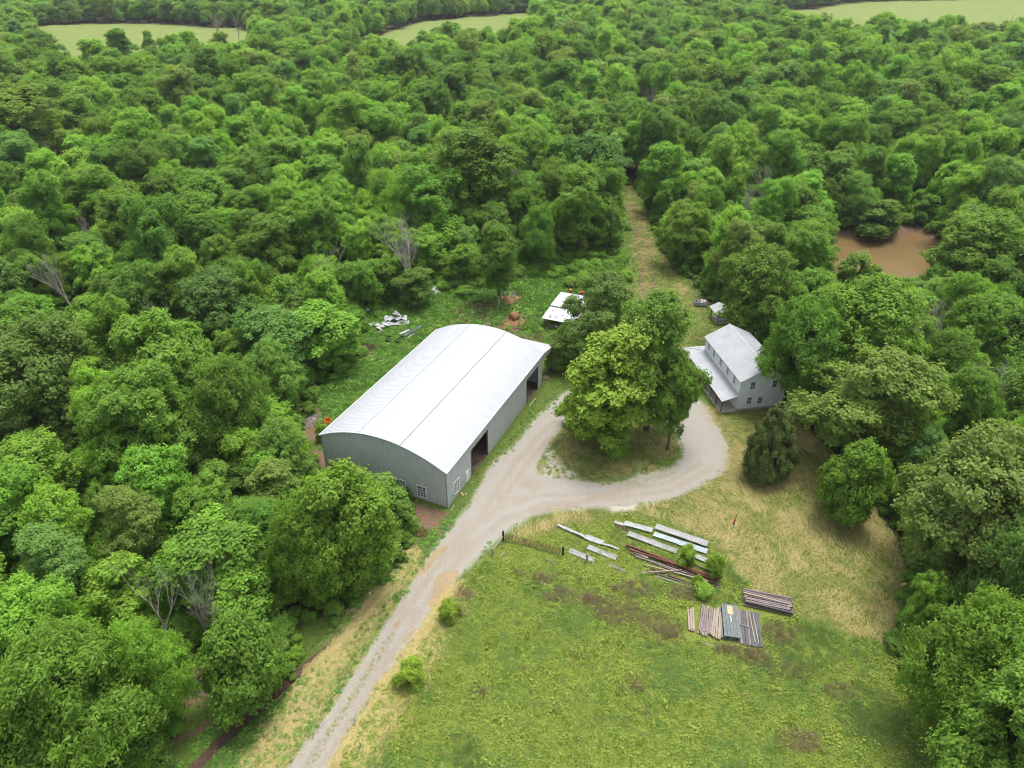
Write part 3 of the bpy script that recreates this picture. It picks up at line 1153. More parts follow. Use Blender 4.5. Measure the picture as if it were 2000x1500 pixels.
FOOT = []           # (x, y, r) of trees already standing
PLACED = []


def key(bx, by, top, wpx, k, tint, label, name='broadleaf_tree', cat='tree', group=None, lean=(0, 0)):
    b = on_ground(bx, by)
    H = solve_h(b, top)
    zf = PX((b[0], b[1], H * .6))[2]
    Rr = wpx / 2 * zf / FPX
    FOOT.append((b[0], b[1], Rr))
    return plant(k, b, H, Rr, tint, label, cat, group, name, lean)


# trees one can name
key(1192, 862, 636, 190, K_SYC, (.27, .44, .075), 'tall yellow-green tree with pale trunk standing on the drive island', 'sycamore_tree')
key(1262, 838, 576, 186, K_OAK, 'dark green', 'big dark green tree behind the yellow-green one on the drive island')
key(1303, 878, 712, 98, K_OPEN, 'mid-green', 'thin-crowned tree leaning over the drive on the house side of the island')
key(1133, 830, 740, 62, K_SMALL, 'dark green', 'small dark tree on the barn side of the drive island')
key(1156, 705, 538, 150, K_OPEN, (0.136, 0.252, 0.076), 'loose olive green tree standing in front of the white-roofed shed')
key(1098, 722, 650, 62, K_SMALL, (0.155, 0.286, 0.067), 'loose leafy tree beside the back corner of the barn')
key(1203, 890, 826, 62, K_SHRUB, 'bright green', 'leafy shrub at the foot of the yellow-green island tree', 'leafy_shrub', 'shrub')
key(1497, 926, 782, 108, K_CED, (.13, .165, .05), 'dark olive cone-shaped cedar beside the house', 'cedar_tree')
key(1642, 1010, 866, 130, K_MOUND, (0.136, 0.344, 0.059), 'rounded bright green tree standing alone on the mown lawn')
key(705, 1142, 922, 172, K_MAP, (0.162, 0.353, 0.056), 'bright green tree in front of the barn windows')
key(612, 1176, 985, 185, K_WAL, (0.149, 0.362, 0.059), 'soft-leaved green tree left of the one before the barn windows')
key(492, 1372, 1225, 150, K_MOUND, 'mid-green', 'rounded small tree beside the muddy ditch')
key(215, 1490, 1262, 330, K_WAL, (0.175, 0.344, 0.059), 'wide feathery tree nearest the camera above the muddy ditch')
key(60, 1500, 1330, 230, K_WAL, (0.181, 0.353, 0.067), 'feathery tree cut by the lower left corner')
key(330, 1420, 1230, 170, K_WAL, 'bright green', 'slim feathery tree behind the wide one near the ditch')
key(1542, 800, 588, 150, K_OAK2, (0.136, 0.327, 0.050), 'green tree overhanging the ridge of the white house')
key(1650, 790, 556, 215, K_OAK, (0.155, 0.344, 0.054), 'big bright tree behind the white house')
key(1668, 905, 688, 255, K_OPEN, (0.175, 0.293, 0.076), 'wide olive tree with open crown beside the gable of the house')
key(1860, 1150, 872, 300, K_OAK2, (0.162, 0.277, 0.084), 'broad olive green tree at the right edge of the lawn')
key(1925, 1290, 1040, 220, K_WAL, (0.123, 0.293, 0.093), 'soft blue-green tree above the lower right trees')
key(1835, 1410, 1180, 250, K_WAL, (0.155, 0.336, 0.050), 'feathery green tree by the meadow corner')
key(1965, 1420, 1200, 220, K_WAL, (0.187, 0.394, 0.050), 'bright feathery tree at the right picture edge')
key(1915, 1560, 1330, 280, K_OAK, 'mid-green', 'tree at the lower right corner of the meadow')
key(1465, 672, 488, 150, K_OAK, (0.096, 0.269, 0.050), 'dark round tree behind the small pump shelter')
key(1330, 520, 398, 115, K_OAK2, 'mid-green', 'round tree on the right of the mown woodland track')
key(925, 470, 255, 175, K_OAK, (0.136, 0.286, 0.059), 'tall rounded tree rising above the wood behind the barn')
key(1160, 440, 265, 150, K_HAC, (0.110, 0.293, 0.084), 'round green tree left of the mown woodland track')
key(140, 880, 640, 240, K_OAK2, (0.155, 0.277, 0.076), 'huge pale-topped tree in the wood left of the barn')
key(365, 830, 620, 170, K_MAP, 'mid-green', 'round green tree in the wood two crowns left of the barn')
key(485, 900, 700, 190, K_WAL, (0.149, 0.327, 0.067), 'pale green tree at the barn-side edge of the left wood')
key(560, 760, 610, 150, K_HAC, 'blue-green', 'blue-green tree beside the leaning dead trunk')
key(975, 590, 440, 95, K_ASH, (0.155, 0.302, 0.059), 'slender tree behind the straw heap')
key(815, 604, 528, 84, K_ASH, (0.110, 0.277, 0.067), 'half-dead tree with grey twigs above the scrap metal')
key(440, 690, 535, 160, K_OAK, (0.129, 0.260, 0.110), 'silvery green tree left of the brown brush')
key(1712, 448, 392, 92, K_SMALL, (0.129, 0.286, 0.067), 'round tree on the far bank of the brown creek')
key(1660, 590, 500, 80, K_SMALL, (0.181, 0.353, 0.084), 'pale bush on the near bank of the brown creek', 'leafy_shrub', 'shrub')
key(1752, 668, 572, 112, K_MAP, 'bright green', 'bright tree on the near side of the creek')
key(1874, 572, 415, 180, K_OAK, (0.155, 0.302, 0.059), 'large tree right of the brown creek')
key(60, 330, 165, 190, K_ELM, (0.175, 0.336, 0.059), 'tall yellowish tree at the upper left by the grassy lane')
for bx, by, tp, wd, lb in ((806, 1334, 1294, 56, 'leafy shrub on the meadow side of the drive'), (878, 1208, 1176, 50, 'leafy shrub beside the large puddle'), (1340, 1100, 1068, 44, 'young leafy bush growing through the metal sheets'),
                           (1394, 1126, 1086, 36, 'upright leafy bush at the end of the beam pile'), (1362, 1146, 1124, 20, 'small sprout above the rusty beams'), (1372, 1160, 1142, 44, 'low leafy bush at the lower end of the beam pile'), (630, 860, 828, 30, 'small bright bush at the left front corner of the barn')):
    key(bx, by, tp, wd, K_SHRUB, (.27, .48, .08), lb, 'leafy_shrub', 'shrub', 'young shrubs in the clearing')

key(240, 128, 56, 62, K_ASH, 'mid-green', 'tall tree standing up in front of the left field')
key(302, 118, 60, 26, K_ASH, 'mid-green', 'thin single tree in the left field')
key(100, 150, 60, 80, K_OAK, 'dark green', 'dark rounded tree at the left end of the left field')
key(880, 110, 45, 70, K_OAK, 'mid-green', 'round tree in front of the middle field')
key(1840, 98, 30, 60, K_ASH, 'mid-green', 'tall tree in front of the far right field')
# bare trees
deadspec = [(800, 600, 425, 0, 'big grey bare tree above the scrap metal sheets'), (684, 600, 455, 1, 'leaning bare tree at the wood edge behind the barn'), (1437, 468, 352, 0, 'forked bare tree in the wood right of the mown track'),
            (1462, 480, 360, 2, 'smaller bare tree beside the forked one'), (1065, 420, 300, 1, 'tangled bare tree left of the woodland track'), (1010, 430, 305, 2, 'thin bare tree beside the tall rounded tree'),
            (305, 690, 585, 1, 'grey bare brush between crowns in the left wood'), (345, 1310, 1085, 2, 'bare forked snag among the lower left trees'), (415, 1270, 1090, 0, 'pale snapped snag among the lower left trees'),
            (480, 1285, 1165, 1, 'small bare bush near the muddy ditch'), (1265, 235, 170, 0, 'bare tree in the wood above the track'), (1490, 75, 15, 1, 'bare tree by the far right field'), (1955, 95, 20, 2, 'bare tree at the far right corner field'),
            (760, 140, 80, 1, 'grey bare tree right under the gap of the middle field'), (325, 290, 235, 0, 'grey bare tree by the grassy lane'), (610, 300, 250, 1, 'grey bare tree in the middle of the wood'), (1740, 130, 80, 0, 'bare grey tree in the far right wood'),
            (1655, 330, 260, 2, 'bare limbs above the creek wood'), (585, 1110, 1035, 2, 'pale bare limbs beside the tree before the barn'), (1900, 120, 50, 1, 'bare tree near the far right field edge'), (430, 85, 20, 0, 'bare tall tree at the left field edge'), (470, 90, 25, 2, 'pale tall tree at the corner of the left field')]
for bx, by, tp, i, lb in deadspec:
    b = on_ground(bx, by)
    H = solve_h(b, tp)
    s = H / DEAD[i][1]
    o = bpy.data.objects.new('dead_tree', DEAD[i][0])
    o.location = b
    wx = .5 if 'lower left' in lb else .6 if 'forked' in lb else .9
    o.scale = (s * wx, s * wx, s)
    o.rotation_euler = (TR.uniform(-.06, .06), TR.uniform(-.06, .06), TR.uniform(0, 6.28))
    tag(link(o), lb, 'dead tree', 'bare trees')
    FOOT.append((b[0], b[1], 1.5))

# the wood: positions by dart throwing, kept off the clearing, the fields, the lane and the creek
BARN_R = Matrix.Rotation(math.pi / 2 - BARN_A, 3, 'Z')


def throw():
    r = np.random.default_rng(2024)
    out = []
    cell = {}

    def near(x, y, rad):
        cx, cy = int(x // 8), int(y // 8)
        for a in range(cx - 2, cx + 3):
            for b in range(cy - 2, cy + 3):
                for (px_, py_, pr_) in cell.get((a, b), ()):
                    if math.hypot(x - px_, y - py_) < .62 * (rad + pr_):
                        return True
        return False

    def put(x, y, rad):
        cell.setdefault((int(x // 8), int(y // 8)), []).append((x, y, rad))
    for f in FOOT:
        put(*f)
    n = 60000
    SHOW = [(sx, sp, G(sx, b_).y + 6) for sx, sp, b_ in ((810, 470, 600), (790, 500, 600), (850, 500, 600), (800, 440, 600), (650, 500, 600), (625, 480, 600), (680, 560, 600), (1440, 390, 470), (1445, 350, 470), (1065, 330, 420), (1010, 340, 430), (305, 605, 690), (1090, 590, 640), (1075, 600, 640), (1115, 590, 640), (1265, 200, 235), (610, 270, 300), (325, 255, 290), (760, 105, 140))]
    yy = 30 + (1180 - 30) * r.random(n) ** .62
    half = yy * .80 + 45
    xx = (r.random(n) * 2 - 1) * half
    P = np.stack([xx, yy], 1)
    ok = sdist(P, CLEAR) > 1.2
    for p in FIELDS:
        ok &= sdist(P, p) > 2
    ok &= dist_line(P, LANE) > 5.5
    ok &= sdist(P, WATER) > 5.0
    ok &= ~inside(P, PATHZ)
    P = P[ok]
    Z = height(P)
    rad = np.clip(r.normal(4.6, 1.15, len(P)), 2.6, 7.8)
    for (x, y), z, rd in zip(P, Z, rad):
        if y < 105:
            rd *= .86
        if y > 150:
            rd *= 1.12 + .12 * (y > 450)
        if near(x, y, rd):
            continue
        kd = WOODK[r.integers(len(WOODK))]
        H = float(np.clip(kd.H * (rd / kd.R) ** .55 * r.normal(1.0, .15), 6, 23))
        # does it stand in front of something the photo shows of the clearing?
        done = False
        for shrink in (1, .75, .5):
            h2, r2 = H * shrink ** .8, rd * shrink
            cx, cy, zf = PX((x, y, z + h2 * .62))
            pr_ = r2 * FPX / zf
            ty = PX((x, y, z + h2))[1]
            by_ = PX((x, y, z + h2 * .2))[1]
            a = np.linspace(0, 6.283, 12, endpoint=False)
            el = np.stack([cx + np.cos(a) * pr_ * .85, (ty + by_) / 2 + np.sin(a) * (by_ - ty) / 2 * .9], 1)
            hide = any(y < sy and abs(cx - sx) < pr_ * .9 and ty < py_ < by_ for sx, py_, sy in SHOW)
            if not hide and not inside(np.vstack([el, [[cx, (ty + by_) / 2]]]), CLEAR_PX).any() and not ((np.abs(el[:, 0] - 1706) < 76) & (np.abs(el[:, 1] - 506) < 42)).any():
                done = True
                break
        if not done:
            continue
        vis = cx > -pr_ - 30 and cx < 2000 + pr_ + 30 and ty < 1500 + 60 and by_ > -60
        if not vis:
            # keep a belt just outside the frame so that a step aside still shows wood
            if y > 300 or abs(x) > y * .8 + 44:
                continue
        put(x, y, r2)
        out.append((x, y, z, h2, r2, kd, pr_ * (by_ - ty), cx, (ty + by_) / 2, vis))
    return out


TREES = throw()
tn = fbm(np.array([(t[0], t[1]) for t in TREES]), 45, 5)
names = list(TINT)
order = sorted(range(len(TREES)), key=lambda i: -(TREES[i][6] if TREES[i][9] and 0 < TREES[i][7] < 2000 and 0 < TREES[i][8] < 1500 else -1))
near_set = set(order[:255])


def region(px, py):
    if py > 1000:
        return 'in the lower left wood' if px < 1000 else 'in the lower right wood'
    if px < 330:
        return 'at the far left beyond the barn' if py > 560 else 'below the grassy lane' if py > 330 else 'near the left field'
    if px < 640:
        return 'in the wood just left of the barn' if py > 640 else 'in the left wood behind the barn' if py > 400 else 'in the upper left wood'
    if px < 920:
        return 'near the scrap metal behind the barn' if py > 430 else 'in the middle wood' if py > 250 else 'below the middle field'
    if px < 1235:
        return 'left of the mown woodland track' if py > 300 else 'in the wood above the woodland track'
    if px < 1560:
        return 'right of the mown woodland track' if py > 380 else 'right of the track end' if py > 220 else 'in the far wood right of centre'
    if px < 1800:
        return 'in the wood behind the house' if py > 560 else 'beside the brown creek' if py > 380 else 'above the brown creek'
    return 'in the right wood beside the lawn' if py > 700 else 'in the right wood below the creek' if py > 520 else 'at the right edge above the creek' if py > 250 else 'in the far right wood'


far_pts = []
count = {}
RT = random.Random(4)
for i, t in enumerate(TREES):
    v = tn[i] + RT.uniform(-.22, .22)
    tint = 'dark green' if v < .30 else 'mid-green' if v < .47 else 'bright green' if v < .60 else 'yellow-green' if v > .76 else RT.choice(['blue-green', 'olive green', 'pale green', 'bright green'])
    if RT.random() < .08:
        tint = RT.choice(names)
    x, y, z, H, rd, kd = t[:6]
    if i in near_set:
        sz = 'large' if rd > 5.2 else 'small' if rd < 3.7 else 'medium'
        shp = {'oak': 'rounded', 'ash': 'tall narrow', 'elm': 'vase-shaped', 'walnut': 'feathery', 'hackberry': 'dense', 'maple': 'full', 'open oak': 'loose-crowned'}[kd.name]
        reg = region(t[7], t[8])
        if RT.random() < .07 and t[8] < 900:
            di = RT.randrange(3)
            o = bpy.data.objects.new('dead_tree', DEAD[di][0])
            o.location = (x, y, z)
            sc_ = min(H, 15) / DEAD[di][1]
            o.scale = (sc_ * .8, sc_ * .8, sc_)
            o.rotation_euler = (RT.uniform(-.06, .06), RT.uniform(-.06, .06), RT.uniform(0, 6.28))
            lab = f'grey bare tree {reg}'
            tag(link(o), lab, 'dead tree', 'bare trees')
            count.setdefault(lab, []).append((t[7], o))
            continue
        lab = f'{sz} {tint} {shp} tree {reg}'
        e = plant(kd, (x, y, z), H, rd, tint, lab, 'tree', 'trees ' + reg)
        count.setdefault(lab, []).append((t[7], e))
    else:
        far_pts.append((x, y, z - .1, WOODK.index(kd), RT.uniform(0, 6.28), rd / kd.R, H / kd.H, *jitter_tint(TINT[tint], RT)[:3]))


ORD = ['leftmost', 'second from left', 'third from left', 'fourth from left', 'fifth from left', 'sixth from left']
for lab, es in count.items():
    if len(es) > 1:
        es.sort(key=lambda q: q[0])
        for i, (_, e) in enumerate(es):
            e['label'] = lab + ', ' + ('left of two' if len(es) == 2 and i == 0 else 'right of two' if len(es) == 2 else ORD[i] if i < len(es) - 1 else 'rightmost')


def scatter(name, protos, pts, label=None, tints=None, parent=None):
    """one object of stuff: pts rows = x, y, z, proto index, rot z, scale xy, scale z (, tilt x, tilt y)"""
    col = bpy.data.collections.new(name + '_kinds')
    for i, o in enumerate(protos):
        o.name = '%s_kind_%03d' % (name, i)
        col.objects.link(o)
    pts = np.array(pts, float)
    me = bpy.data.meshes.new(name)
    me.vertices.add(len(pts))
    me.vertices.foreach_set('co', pts[:, :3].astype(np.float32).ravel())
    a = me.attributes.new('kind_index', 'INT', 'POINT')
    a.data.foreach_set('value', pts[:, 3].astype(np.int32))
    rot = np.zeros((len(pts), 3), np.float32)
    rot[:, 2] = pts[:, 4]
    if tints is not None:
        rot[:, :2] = np.random.default_rng(3).uniform(-.09, .09, (len(pts), 2))
    if tints is not None:
        a = me.attributes.new('tint', 'FLOAT_COLOR', 'POINT')
        a.data.foreach_set('color', np.column_stack([tints, np.ones(len(tints))]).astype(np.float32).ravel())
    a = me.attributes.new('turn', 'FLOAT_VECTOR', 'POINT')
    a.data.foreach_set('vector', rot.ravel())
    an = np.random.default_rng(4).uniform(.82, 1.2, (len(pts), 2))
    a = me.attributes.new('size', 'FLOAT_VECTOR', 'POINT')
    a.data.foreach_set('vector', np.stack([pts[:, 5] * an[:, 0], pts[:, 5] * an[:, 1], pts[:, 6]], 1).astype(np.float32).ravel())
    o = link(bpy.data.objects.new(name, me), parent)
    ng = bpy.data.node_groups.new(name, 'GeometryNodeTree')
    ng.interface.new_socket('Geometry', in_out='INPUT', socket_type='NodeSocketGeometry')
    ng.interface.new_socket('Geometry', in_out='OUTPUT', socket_type='NodeSocketGeometry')
    n = ng.nodes
    gi = n.new('NodeGroupInput')
    go = n.new('NodeGroupOutput')
    iop = n.new('GeometryNodeInstanceOnPoints')
    ci = n.new('GeometryNodeCollectionInfo')
    ci.inputs['Collection'].default_value = col
    ci.inputs['Separate Children'].default_value = True
    ci.inputs['Reset Children'].default_value = True
    iop.inputs['Pick Instance'].default_value = True
    ng.links.new(gi.outputs[0], iop.inputs['Points'])
    ng.links.new(ci.outputs[0], iop.inputs['Instance'])
    for nm, ty, sock in (('kind_index', 'INT', 'Instance Index'), ('turn', 'FLOAT_VECTOR', 'Rotation'), ('size', 'FLOAT_VECTOR', 'Scale')):
        na = n.new('GeometryNodeInputNamedAttribute')
        na.data_type = ty
        na.inputs['Name'].default_value = nm
        src = [s for s in na.outputs if s.enabled and s.name == 'Attribute'][0]
        ng.links.new(src, iop.inputs[sock])
    ng.links.new(iop.outputs[0], go.inputs[0])
    md = o.modifiers.new('scatter', 'NODES')
    md.node_group = ng
    o['kind'] = 'stuff'
    if label:
        o['label'] = label
    return o


protos = []
for k in WOODK:
    V2, F2, T2 = k.far
    tm = k.trunk
    tv = np.empty(len(tm.vertices) * 3, np.float32)
    tm.vertices.foreach_get('co', tv)
    tv = tv.reshape(-1, 3)
    quads = np.array([p.vertices[:] for p in tm.polygons if len(p.vertices) == 4], np.int32)
    me = np_mesh('far_tree', np.vstack([V2, tv]), np.vstack([F2, quads + len(V2)]), ['leaf_wood', 'bark'], np.concatenate([T2, np.full(len(tv), .5)]))
    mi = np.zeros(len(me.polygons), np.int32)
    mi[len(F2):] = 1
    me.polygons.foreach_set('material_index', mi)
    protos.append(bpy.data.objects.new('p', me))
far_pts = np.array(far_pts)
forest = scatter('forest', protos, far_pts[:, :7], 'dense broadleaf wood stretching to the far fields', far_pts[:, 7:])
print('TREES', len(TREES), 'far', len(far_pts))
# ------------------------------------------------------------------ buildings
def slab(mb, poly, t, up=None):
    P = [Vector(p) for p in poly]
    n = (P[1] - P[0]).cross(P[2] - P[0]).normalized()
    if up is not None and n.dot(Vector(up)) < 0:
        P = P[::-1]
        n = -n
    Q = [p - n * t for p in P]
    mb.poly(P)
    mb.poly(Q[::-1])
    for i in range(len(P)):
        j = (i + 1) % len(P)
        mb.poly([P[i], Q[i], Q[j], P[j]])
    return n


def ribs(mb, poly, d, spacing, wd, ht, up, margin=0.02, start=None):
    P = [Vector(p) for p in poly]
    e1 = Vector(d).normalized()
    n = (P[1] - P[0]).cross(P[2] - P[0]).normalized()
    if n.dot(Vector(up)) < 0:
        n = -n
    e2 = n.cross(e1).normalized()
    o = P[0]
    ab = [((p - o).dot(e2), (p - o).dot(e1)) for p in P]
    lo = min(a for a, _ in ab)
    hi = max(a for a, _ in ab)
    a = lo + (spacing * .5 if start is None else start)
    while a < hi - .02:
        xs_ = []
        for i in range(len(ab)):
            (a0, b0), (a1, b1) = ab[i], ab[(i + 1) % len(ab)]
            if (a0 <= a) != (a1 <= a):
                xs_.append(b0 + (b1 - b0) * (a - a0) / (a1 - a0))
        xs_.sort()
        for q in range(0, len(xs_) - 1, 2):
            if xs_[q + 1] - xs_[q] > .08:
                mb.rib(o + e2 * a + e1 * (xs_[q] + margin), o + e2 * a + e1 * (xs_[q + 1] - margin), wd, ht, n)
        a += spacing


# --- barn: local x along its length (away), y across (left), origin at the near corner
barn = empty('metal_barn', (BARN_O[0], BARN_O[1], 0), math.pi / 2 - BARN_A, 'long grey metal barn with curved white roof and two open bays', 'barn')
SAG = 2.75
ARC_R = ((BW / 2) ** 2 + SAG ** 2) / (2 * SAG)


def arc_z(y):
    return BH + math.sqrt(max(0, ARC_R ** 2 - (y - BW / 2) ** 2)) - (ARC_R - SAG)


def wall_panel(mb, x0, x1, z0, z1, y, ny_, rb=True):
    """wall piece in the plane y = const"""
    mb.box((x0, min(y, y - ny_ * .04), z0), (x1, max(y, y - ny_ * .04), z1))
    if rb:
        ribs(mb, [(x0, y, z0), (x1, y, z0), (x1, y, z1), (x0, y, z1)], (0, 0, 1), .3, .11, .028, (0, ny_, 0), .0)


D1, D2 = (7.35, 13.0, 4.85), (27.9, 33.0, 4.85)
mb = MB()
# right-hand wall (y = 0): solid between, lintels above the bays; window and door openings
rw = (2.2, 3.35, .75, 2.75)
rd = (5.55, 6.6, 0.06, 2.12)
x = 0.0
for (a, b, top) in (D1, D2):
    if a == D1[0]:
        wall_panel(mb, 0, rw[0], 0, BH, 0, -1)
        wall_panel(mb, rw[0], rw[1], 0, rw[2], 0, -1)
        wall_panel(mb, rw[0], rw[1], rw[3], BH, 0, -1)
        wall_panel(mb, rw[1], rd[0], 0, BH, 0, -1)
        wall_panel(mb, rd[0], rd[1], rd[3], BH, 0, -1)
        wall_panel(mb, rd[1], a, 0, BH, 0, -1)
    else:
        wall_panel(mb, x, a, 0, BH, 0, -1)
    wall_panel(mb, a, b, top, BH, 0, -1)
    x = b
wall_panel(mb, x, BL, 0, BH, 0, -1)
mb.obj('side_wall', 'barnwall', barn)
mb = MB()
wall_panel(mb, 0, BL, 0, BH, BW, 1)
mb.obj('side_wall', 'barnwall', barn)
# gable walls (x = 0 and x = BL)
FW = [(3.45, 4.75, .55, 2.4), (6.8, 8.1, .55, 2.4)]


def gable(xp, sgn, wins):
    mb = MB()
    cuts = sorted(set([0.0, BW] + [c for q in wins for c in q[:2]] + list(np.linspace(0, BW, 22))))
    for a, b in zip(cuts[:-1], cuts[1:]):
        hole = [q for q in wins if q[0] <= (a + b) / 2 <= q[1]]
        segs = [(0, None)] if not hole else [(0, hole[0][2]), (hole[0][3], None)]
        for z0, z1 in segs:
            za, zb = (arc_z(a), arc_z(b)) if z1 is None else (z1, z1)
            x1 = xp + sgn * .0
            x0 = xp - sgn * .04
            q = [(x1, a, z0), (x1, b, z0), (x1, b, zb - .02), (x1, a, za - .02)]
            mb.poly(q if sgn < 0 else q[::-1])
            q = [(x0, a, z0), (x0, b, z0), (x0, b, zb - .02), (x0, a, za - .02)]
            mb.poly(q if sgn > 0 else q[::-1])
    y = .15
    while y < BW:
        hole = [q for q in wins if q[0] - .05 <= y <= q[1] + .05]
        zs = [(0, arc_z(y) - .03)] if not hole else [(0, hole[0][2]), (hole[0][3], arc_z(y) - .03)]
        for z0, z1 in zs:
            mb.rib((xp, y, z0), (xp, y, z1), .11, .028, (sgn, 0, 0))
        y += .3
    return mb


gable(0, -1, FW).obj('gable_wall', 'barnwall', barn)
gable(BL, 1, []).obj('gable_wall', 'barnwall', barn)
mb = MB()
# faint second-sheet line across the gable, following the roof
for k in range(24):
    a, b = BW * .22 + BW * .6 * k / 24, BW * .22 + BW * .6 * (k + 1) / 24
    mb.bar((-.045, a, arc_z(a) - .75), (-.045, b, arc_z(b) - .75), .03, .05, (0, 0, 1))
mb.obj('sheet_lap', 'barnwall', barn)


# roof in three overlapping strips, each ribbed across
def roof_strip(y0, y1, lift, name, nseg=9):
    mb = MB()
    ys_ = np.linspace(y0, y1, nseg + 1)
    pt = [(y, arc_z(y) + lift) for y in ys_]
    x0, x1 = -.22, BL + .2
    for (ya, za), (yb, zb) in zip(pt[:-1], pt[1:]):
        mb.poly([(x0, ya, za), (x1, ya, za), (x1, yb, zb), (x0, yb, zb)])
        mb.poly([(x0, yb, zb - .05), (x1, yb, zb - .05), (x1, ya, za - .05), (x0, ya, za - .05)])
        for xx in (x0, x1):
            mb.poly([(xx, ya, za), (xx, yb, zb), (xx, yb, zb - .05), (xx, ya, za - .05)])
    for (ya, za) in (pt[0], pt[-1]):
        mb.poly([(x0, ya, za - .05), (x1, ya, za - .05), (x1, ya, za), (x0, ya, za)])
    x = x0 + .1
    while x < x1:
        prof = [(-.07, 0), (-.035, .03), (.035, .03), (.07, 0)]
        k0 = len(mb.v)
        for (ya, za) in pt:
            mb.v += [(x + dx, ya, za + dz) for dx, dz in prof]
        for s_ in range(nseg):
            for q in range(3):
                i0 = k0 + s_ * 4 + q
                mb.f.append((i0, i0 + 1, i0 + 5, i0 + 4))
        x += .40
    return mb.obj(name, 'roofwhite', barn)


roof_strip(-.3, BW * .345, .06, 'roof_sheeting')
roof_strip(BW * .335, BW * .665, .10, 'roof_sheeting')
roof_strip(BW * .655, BW + .3, .06, 'roof_sheeting')
for yy in (BW * .345, BW * .655):
    mb = MB()
    out = 1 if yy > BW / 2 else -1
    yq = BW * .335 - .035 if out < 0 else BW * .665 + .035
    mb.box((-.2, yq - .035, arc_z(yq) + .062), (BL + .18, yq + .035, arc_z(yq) + .125))
    mb.obj('roof_seam', 'seam', barn)
mb = MB()
for k in range(30):
    a, b = -.28 + (BW + .56) * k / 30, -.28 + (BW + .56) * (k + 1) / 30
    za, zb = arc_z(min(max(a, 0), BW)), arc_z(min(max(b, 0), BW))
    mb.bar((-.15, a, za - .04), (-.15, b, zb - .04), .10, .10)
mb.obj('gable_trim', 'trim', barn)
mb = MB()
mb.box((-.18, -.3, BH - .1), (BL + .15, -.245, BH + .02))
mb.obj('eave_trim', 'white', barn)
mb = MB()
mb.box((-.18, BW + .245, BH - .1), (BL + .15, BW + .3, BH + .02))
mb.obj('eave_trim', 'white', barn)
for (cx, cy) in ((0, 0), (0, BW), (BL, 0)):
    mb = MB()
    sx = -1 if cx == 0 else 1
    sy = -1 if cy == 0 else 1
    mb.box((min(cx + sx * .06, cx - sx * .14), min(cy + sy * .035, cy + sy * .06), 0), (max(cx + sx * .06, cx - sx * .14), max(cy + sy * .035, cy + sy * .06), BH - .1))
    mb.box((min(cx + sx * .035, cx + sx * .06), min(cy - sy * .14, cy + sy * .035), 0), (max(cx + sx * .035, cx + sx * .06), max(cy - sy * .14, cy + sy * .035), BH - .1))
    mb.obj('corner_trim', 'trim', barn)
mb = MB()
mb.box((.05, .05, -.05), (BL - .05, BW - .05, .035))
mb.obj('floor', 'barndirt', barn)


def win(parent, plane, a0, a1, z0, z1, cols, rows, outw, pos, fr=.09, mt=.028, recess=.03, frame_m='white', glass_m='glass', name='window'):
    """a window in a wall plane: plane 'x' (wall at x=pos, spans y) or 'y' (wall at y=pos, spans x); outw = outward sign"""
    def bx(mb, p0, p1, q0, q1, d0, d1):
        d0, d1 = pos + outw * d0, pos + outw * d1
        d0, d1 = min(d0, d1), max(d0, d1)
        if plane == 'x':
            mb.box((d0, p0, q0), (d1, p1, q1))
        else:
            mb.box((p0, d0, q0), (p1, d1, q1))
    wn = bpy.data.objects.new(name, None)
    link(wn, parent)
    f = MB()
    bx(f, a0 - fr, a0, z0 - fr, z1 + fr, -.03, .07)
    bx(f, a1, a1 + fr, z0 - fr, z1 + fr, -.03, .07)
    bx(f, a0, a1, z1, z1 + fr, -.03, .068)
    bx(f, a0, a1, z0 - fr, z0, -.03, .085)
    f.obj('frame', frame_m, wn)
    m2 = MB()
    for c in range(1, cols):
        t = a0 + (a1 - a0) * c / cols
        bx(m2, t - mt, t + mt, z0, z1, .005, .045)
    for r_ in range(1, rows):
        t = z0 + (z1 - z0) * r_ / rows
        k = mt * (1.5 if rows % 2 == 0 and r_ == rows // 2 else 1)
        for c in range(cols):
            p0 = a0 + (a1 - a0) * c / cols + (mt if c else 0)
            p1 = a0 + (a1 - a0) * (c + 1) / cols - (mt if c < cols - 1 else 0)
            bx(m2, p0, p1, t - k, t + k, .006, .043)
    m2.obj('glazing_bars', frame_m, wn)
    g = MB()
    bx(g, a0, a1, z0, z1, -.02, .012)
    g.obj('pane', glass_m, wn)
    return wn


M['oldglass'] = mat('dusty_barn_glass', (.22, .21, .185), .25, .5, nscale=1.6, col2=(.035, .037, .04))
for q in FW:
    win(barn, 'x', q[0], q[1], q[2], q[3], 3, 4, -1, 0, fr=.14, mt=.03, glass_m='oldglass')
win(barn, 'y', rw[0], rw[1], rw[2], rw[3], 3, 4, -1, 0, fr=.14, mt=.03, glass_m='oldglass')
de = bpy.data.objects.new('entry_door', None)
link(de, barn)
mb = MB()
mb.box((rd[0] + .06, -.05, .06), (rd[1] - .06, -.01, rd[3] - .06))
for z0, z1 in ((.25, .95), (1.1, 1.9)):
    mb.box((rd[0] + .2, -.062, z0), (rd[1] - .2, -.05, z1))
mb.obj('leaf', 'white', de)
mb = MB()
mb.box((rd[0], -.075, .06), (rd[0] + .06, .03, rd[3]))
mb.box((rd[1] - .06, -.075, .06), (rd[1], .03, rd[3]))
mb.box((rd[0] + .06, -.075, rd[3] - .06), (rd[1] - .06, .03, rd[3]))
mb.obj('frame', 'white', de)
mb = MB()
mb.lathe([(.03, 0), (.03, .04), (.035, .06), (0.01, .07)], 8)
mb.obj('handle', 'trim', de, loc=(rd[0] + .15, -.05, 1.0), rot=(math.pi / 2, 0, 0))
